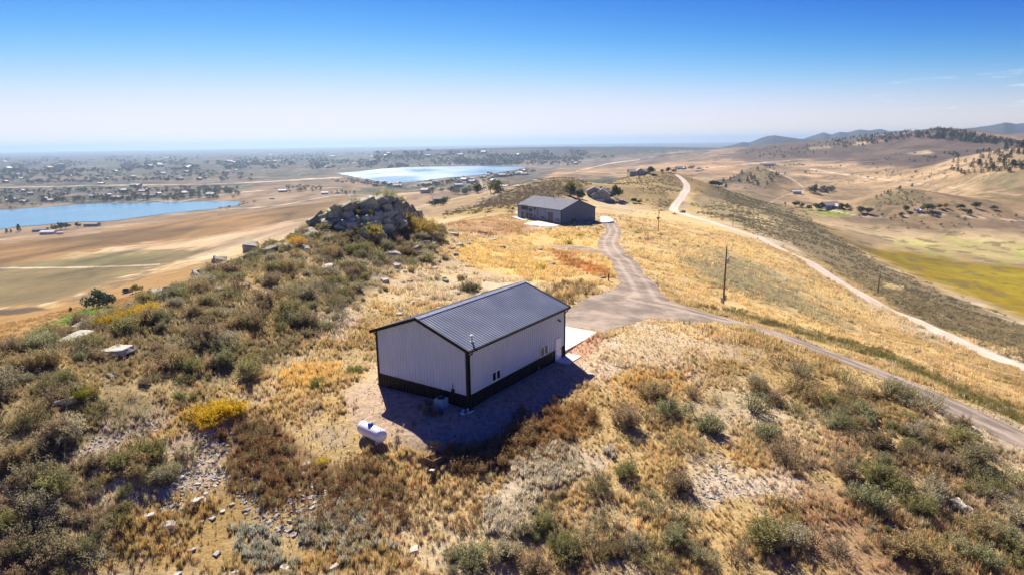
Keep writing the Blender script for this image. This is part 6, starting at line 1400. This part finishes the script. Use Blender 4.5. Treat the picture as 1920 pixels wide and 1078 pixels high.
# ---------------------------------------------------------------- trees
GRN, DRK, YG, YEL_ = [(.055, .07, .032), (.06, .07, .04), (.045, .06, .03)], [(.04, .05, .035), (.032, .045, .03)], [(.14, .15, .035), (.11, .13, .04)], [(.36, .27, .04), (.28, .24, .05)]
def tree(px, py, hpx, kind, tint, label, r0=100, wide=1.0):
    h = hit(px, py, r0)
    H = hpx / FPX * (h @ CF); rt = empty('pine_tree' if kind == 'pine' else 'leafy_tree', (h[0], h[1], h[2] - .1), R_.uniform(0, 6.28), label, 'tree')
    for nm, me in (('trunk', TRUNK), ('crown', CROWN[kind][R_.randint(len(CROWN[kind]))])):
        o = bpy.data.objects.new(nm, me); COL.objects.link(o); o.parent = rt; o.scale = (H * wide, H * wide, H)
        if nm == 'crown': o['tint'] = list(tint)
for a in [(186,577,34,'leafy',(.055,.085,.025),'rounded dark green tree on the lawn below the left ridge',120,1.15),(203,577,27,'leafy',(.035,.05,.025),'darker small tree right beside the round one below the left ridge',120,1.0),(133,584,9,'leafy',(.10,.13,.03),'tiny young tree at the left edge of the green lawn',120,.7),(254,549,15,'leafy',(.24,.19,.04),'yellow-green tree by the house peeping over the ridge',120,1.2),
          (1073,371,22,'pine',(.03,.05,.035),'dark spruce left of the gabled house',400,1.1),(1070,368,26,'leafy',(.19,.19,.03),'bright yellow-green tree behind the dark spruce',400,1.0),(1086,372,16,'leafy',(.06,.085,.025),'green tree just right of the dark spruce',400,1.1),(1092,374,13,'leafy',(.06,.08,.03),'small green tree at the gabled house\'s left corner',400,1.1),
          (1144,374,15,'leafy',(.055,.07,.03),'round green tree at the gabled house\'s right wall',400,1.2),(1152,374,27,'leafy',(.07,.09,.04),'tallest slim poplar right of the gabled house',400,.6),(1158,373,22,'leafy',(.075,.09,.035),'shorter poplar right of the tallest poplar',400,.65),(1189,381,9,'leafy',(.04,.055,.025),'round dark bush-like tree on the slope right of the poplars',350,1.3),(1198,382,7,'leafy',(.06,.075,.03),'smaller round tree beside the dark one on the slope',350,1.3),
          (1127,358,8,'pine',(.035,.05,.03),'small dark pine peeking over the gabled house roof',450,1),(1219,327,14,'leafy',(.035,.045,.025),'round dark tree at the right end of the hilltop house',500,1.35),(1183,330,8,'leafy',(.05,.06,.03),'small tree at the left end of the hilltop house',500,1.1),(1241,324.5,6,'leafy',(.03,.04,.025),'small dark tree on the hilltop, first right of the house',500,1.2),(1253,323.5,9,'leafy',(.045,.055,.025),'feathery tree in the middle of the hilltop row',500,1.0),(1264,325,8,'leafy',(.04,.05,.025),'tree on the hilltop next to the road crest',500,1.0),
          (962,394,5,'leafy',(.04,.05,.03),'tiny dark bush left of the slate barn',200,1.2),(1234,413,6,'leafy',(.22,.2,.04),'yellowish bush at the slim utility pole',150,1.2),(36,435,14,'pine',(.035,.05,.035),'tallest dark conifer on the lake shore at the far left',500,1.0),(13,438,9,'pine',(.04,.05,.035),'small conifer left of the tall one on the lake shore',500,1.1),(21,437,7,'pine',(.04,.05,.035),'smallest conifer on the lake shore between two others',500,1.1),(145,427.5,10,'leafy',(.035,.05,.03),'single dark tree on the lake shore between barn and shed',500,.9),
          (115,432,14,'leafy',(.035,.045,.03),'dark tree clump behind the white trailer at the lake',500,1.5),(122,430,12,'leafy',(.04,.05,.03),'dark tree right of the clump behind the white trailer',500,1.2),
          (1335,349,10,'leafy',(.06,.085,.03),'left green tree of the cluster on the hill flank by the road',450,1.3),(1342,350,11,'leafy',(.05,.075,.025),'middle green tree of the cluster on the hill flank',450,1.2),(1349,351,9,'leafy',(.06,.09,.03),'right green tree of the cluster on the hill flank',450,1.2),(1361,353,8,'pine',(.04,.06,.03),'lone small conifer right of the flank cluster',450,1.2),
          (1492,388,10,'leafy',(.05,.07,.025),'round green tree at the left end of the valley garden',400,1.3),(1504,390,9,'leafy',(.13,.14,.03),'yellow-green tree second from the valley garden\'s left end',400,1.1),(1516,394,9,'leafy',(.06,.08,.03),'green bushy tree before the broad grey valley house',400,1.4),(1530,394,12,'leafy',(.09,.11,.03),'olive tree left of the broad grey valley house',400,1.1),(1541,395,13,'leafy',(.05,.06,.03),'tall dark tree against the broad grey valley house',400,.9),(1577,393,12,'leafy',(.10,.12,.03),'yellowish tree at the valley house\'s right end',400,.9),(1587,394,11,'leafy',(.045,.055,.03),'dark tree just right of the yellowish one',400,1.1),
          (1613,400,12,'leafy',(.045,.06,.03),'left dark tree of the pair in the meadow right of the house',400,1.3),(1628,402,12,'leafy',(.04,.05,.03),'right dark tree of the pair in the meadow right of the house',400,1.2),(1698,396,10,'leafy',(.05,.065,.03),'dark tree left of the small white valley building',400,1.2),(1738,397,15,'leafy',(.06,.085,.025),'largest green tree beside the small white valley building',400,1.6),(1690,407,8,'leafy',(.12,.13,.04),'yellow-green bush below the dark tree in the valley',400,1.3),(1762,392,9,'leafy',(.16,.15,.03),'olive bush right of the largest valley tree',400,1.5),(1772,391,9,'leafy',(.36,.24,.03),'golden autumn tree in the valley hedge',400,1.0),(1800,393,10,'leafy',(.04,.045,.03),'dark tree in the valley hedge right of the golden one',400,1.6),(1829,391,11,'leafy',(.04,.05,.03),'rounded dark tree at the right end of the valley hedge',400,1.4),(1818,404,11,'pine',(.04,.05,.035),'dark conifer standing below the valley hedge',400,1.5),(1864,394,8,'leafy',(.08,.095,.04),'low green bush at far right of the valley',400,1.7),(1472,384,5,'pine',(.03,.04,.03),'dark little conifer alone at the scrub slope\'s rim',400,1.2)]:
    tree(*a)
TP = []   # px, py, height m, kind, tint, zone
def tzone(pp, n, h0, h1, kinds, tints, zn, cl=None, sc_=14.):
    pp = np.array(pp, float); c = 0; it = 0
    while c < n and it < n * 12:
        it += 1; x, y = R_.uniform(pp[:, 0].min(), pp[:, 0].max()), R_.uniform(pp[:, 1].min(), pp[:, 1].max())
        if poly_sd(pp, np.array([x]), np.array([y]))[0] > 0: continue
        if cl and R_.rand() > sstep(cl - .06, cl + .06, fbm(x / sc_, y / (sc_ * .3), 2, 63)): continue
        TP.append((x, y, R_.uniform(h0, h1), kinds[R_.randint(len(kinds))], tints[R_.randint(len(tints))], zn)); c += 1
LF, PN = ['leafy'], ['pine']
tzone([(0,358),(450,352),(455,372),(330,378),(150,379),(0,385)], 420, 6, 11, LF + LF + PN, GRN + DRK, 'belt', .45)
tzone([(0,384),(70,381),(115,378),(165,379),(165,384),(60,391),(0,395)], 26, 3, 7, LF, YG + YEL_ + GRN, 'shore'); tzone([(402,391),(445,384),(478,376),(480,380),(445,388),(410,394)], 30, 3, 6, LF, YG + YEL_, 'shore')
tzone([(0,322),(360,318),(480,330),(480,342),(300,340),(0,348)], 420, 7, 13, LF, DRK + GRN, 'mid', .47); tzone([(530,352),(560,349),(608,352),(606,360),(540,362)], 34, 5, 9, LF, YG + GRN, 'mid')
tzone([(622,336),(690,340),(735,347),(735,353),(690,350),(625,343)], 60, 5, 10, LF, DRK + GRN, 'lakeside'); tzone([(775,350),(830,340),(870,334),(860,345),(800,356)], 60, 5, 10, LF, GRN + YG, 'lakeside'); tzone([(900,335),(950,326),(1000,317),(1005,325),(950,335),(905,342)], 60, 6, 11, LF, GRN + DRK, 'lakeside')
tzone([(790,358),(860,352),(935,352),(935,365),(860,366),(795,366)], 60, 5, 10, LF, GRN + DRK + YG, 'hollow', .45); tzone([(796,384),(815,378),(842,378),(845,385),(815,388)], 14, 2.6, 4.2, LF, DRK, 'hollow'); tzone([(615,362),(630,360),(665,361),(665,365),(620,366)], 9, 5, 9, PN + LF, DRK, 'hollow')
tzone([(0,296),(560,288),(1090,284),(1160,296),(1000,308),(700,320),(480,318),(300,322),(0,326)], 2600, 8, 17, LF, DRK, 'far', .46, 30); tzone([(800,298),(1080,292),(1090,308),(1000,312),(820,312)], 450, 8, 14, LF, DRK + GRN, 'far')
tzone([(1340,350),(1360,335),(1400,313),(1440,309),(1480,330),(1470,348),(1400,352)], 34, 4, 8, PN, DRK, 'knoll', .4); tzone([(1506,360),(1530,355),(1545,354),(1565,358),(1562,363),(1510,364)], 18, 6, 10, LF, GRN + DRK, 'farmstead'); tzone([(1428,313),(1515,308),(1515,311),(1430,316)], 22, 3, 5, LF, DRK, 'row')
tzone([(1778,320),(1790,302),(1830,296),(1880,300),(1925,310),(1925,325),(1860,326),(1800,330)], 80, 5, 9, PN, DRK, 'pines', .42); tzone([(1730,300),(1760,290),(1925,275),(1925,300),(1840,298)], 60, 5, 9, PN, DRK, 'pines', .5)
tzone([(1700,258),(1740,246),(1770,240),(1850,258),(1925,272),(1925,284),(1860,272),(1760,264)], 420, 7, 11, PN, DRK, 'crest', .38); tzone([(1560,262),(1640,252),(1720,246),(1730,256),(1640,272),(1560,280)], 260, 6, 10, PN, DRK, 'crest', .45); tzone([(1390,290),(1440,278),(1560,268),(1560,290),(1440,300)], 70, 5, 9, PN, DRK, 'crest')
tzone([(1560,295),(1750,285),(1790,330),(1700,345),(1500,330)], 40, 3, 6, PN + LF, DRK, 'pines'); tzone([(1640,375),(1700,352),(1720,350),(1660,360)], 10, 3, 6, PN, DRK, 'knoll'); tzone([(1600,405),(1900,395),(1920,430),(1700,425)], 14, 1.5, 3, LF, DRK, 'knoll')
tzone([(1260,320),(1290,312),(1340,318),(1320,324)], 12, 5, 9, LF, DRK, 'mid')
TX = []
for px, py, H, kd, tn, zn in TP:
    h = hit(px, py, 900 if zn in ('lakeside', 'mid', 'belt', 'far', 'shore') and px < 1200 else 350)
    if h is None: continue
    if any(poly_sd(P, np.array([h[0]]), np.array([h[1]]))[0] < 4 for P in (LAKE1, LAKE2)): continue
    TX.append((h, H, kd, np.array(tn) * R_.uniform(.85, 1.2), zn, H / np.hypot(h[0], h[1])))
TX.sort(key=lambda t: -t[5])
TL = {'belt': ('dark tree in the belt of trees and houses beyond the near lake', 'trees in the belt beyond the near lake'), 'shore': ('yellowing shore bush at the edge of the near lake', 'yellow bushes on the near lake shore'), 'mid': ('small dark tree among the farms on the brown plain', 'trees among the farms of the plain'),
      'lakeside': ('dark tree along the round lake\'s near shore', 'trees on the round lake shore'), 'hollow': ('tree in the hollow between outcrop and round lake', 'trees in the hollow'), 'knoll': ('little conifer on the knolls of the right-hand valley', 'trees on the valley knolls'), 'farmstead': ('tree of the farmstead on the valley floor', 'trees of the valley farmstead'),
      'row': ('tiny tree of the planted row under the pine hill', 'planted tree row'), 'pines': ('dark pine scattered on the tan slope at far right', 'pines on the tan slope'), 'crest': ('dark pine on the crest of the long blue-grey hill', 'pines on the long hill'), 'far': ('dark tree speck in the hazy plain', 'trees of the hazy plain')}
for h, H, kd, tn, zn, _a in TX[:240]:
    o = bpy.data.objects.new('pine_tree' if kd == 'pine' else 'leafy_tree', TREES[kd][R_.randint(len(TREES[kd]))]); COL.objects.link(o); wd = R_.uniform(.9, 1.4)
    o.location = (h[0], h[1], h[2] - .2); o.rotation_euler.z = R_.uniform(0, 6.28); o.scale = (H * wd, H * wd, H); o['tint'] = [float(c) for c in tn]; tag(o, TL[zn][0], 'tree', TL[zn][1])
rest_ = TX[240:]; al = TREES['pine'] + TREES['leafy']
scatter('distant_woods', [t[0] for t in rest_], R_.uniform(0, 6.28, len(rest_)), np.array([[t[1] * 1.3, t[1] * 1.3, t[1]] for t in rest_]), np.array([t[3] for t in rest_]), np.array([R_.randint(3) if t[2] == 'pine' else 3 + R_.randint(4) for t in rest_]), al, 'dark specks of distant trees on the plain and long hill', 'woods')
print('shrubs', len(SH), 'trees', len(TX), 'grass', ng1, ng2, ng3)
# ---------------------------------------------------------------- haze: one closed box of even, thin air round everything
zlo, zhi = float(GZ.min()) - 2.0, float(GZ.max()) + 15.0
print('haze top', zhi); q = MB(); q.box(-34000, 34000, -33000, 34000, zlo, zhi)
hm = bpy.data.materials.new('haze_air'); hm.use_nodes = True; nt = hm.node_tree; nt.nodes.clear()
o_ = nt.nodes.new('ShaderNodeOutputMaterial'); v_ = nt.nodes.new('ShaderNodeVolumePrincipled')
v_.inputs['Color'].default_value = (.37, .53, .74, 1); v_.inputs['Density'].default_value = 0.00007; v_.inputs['Anisotropy'].default_value = .4
nt.links.new(v_.outputs[0], o_.inputs['Volume'])
tag(q.build('haze', hm), kind='stuff')
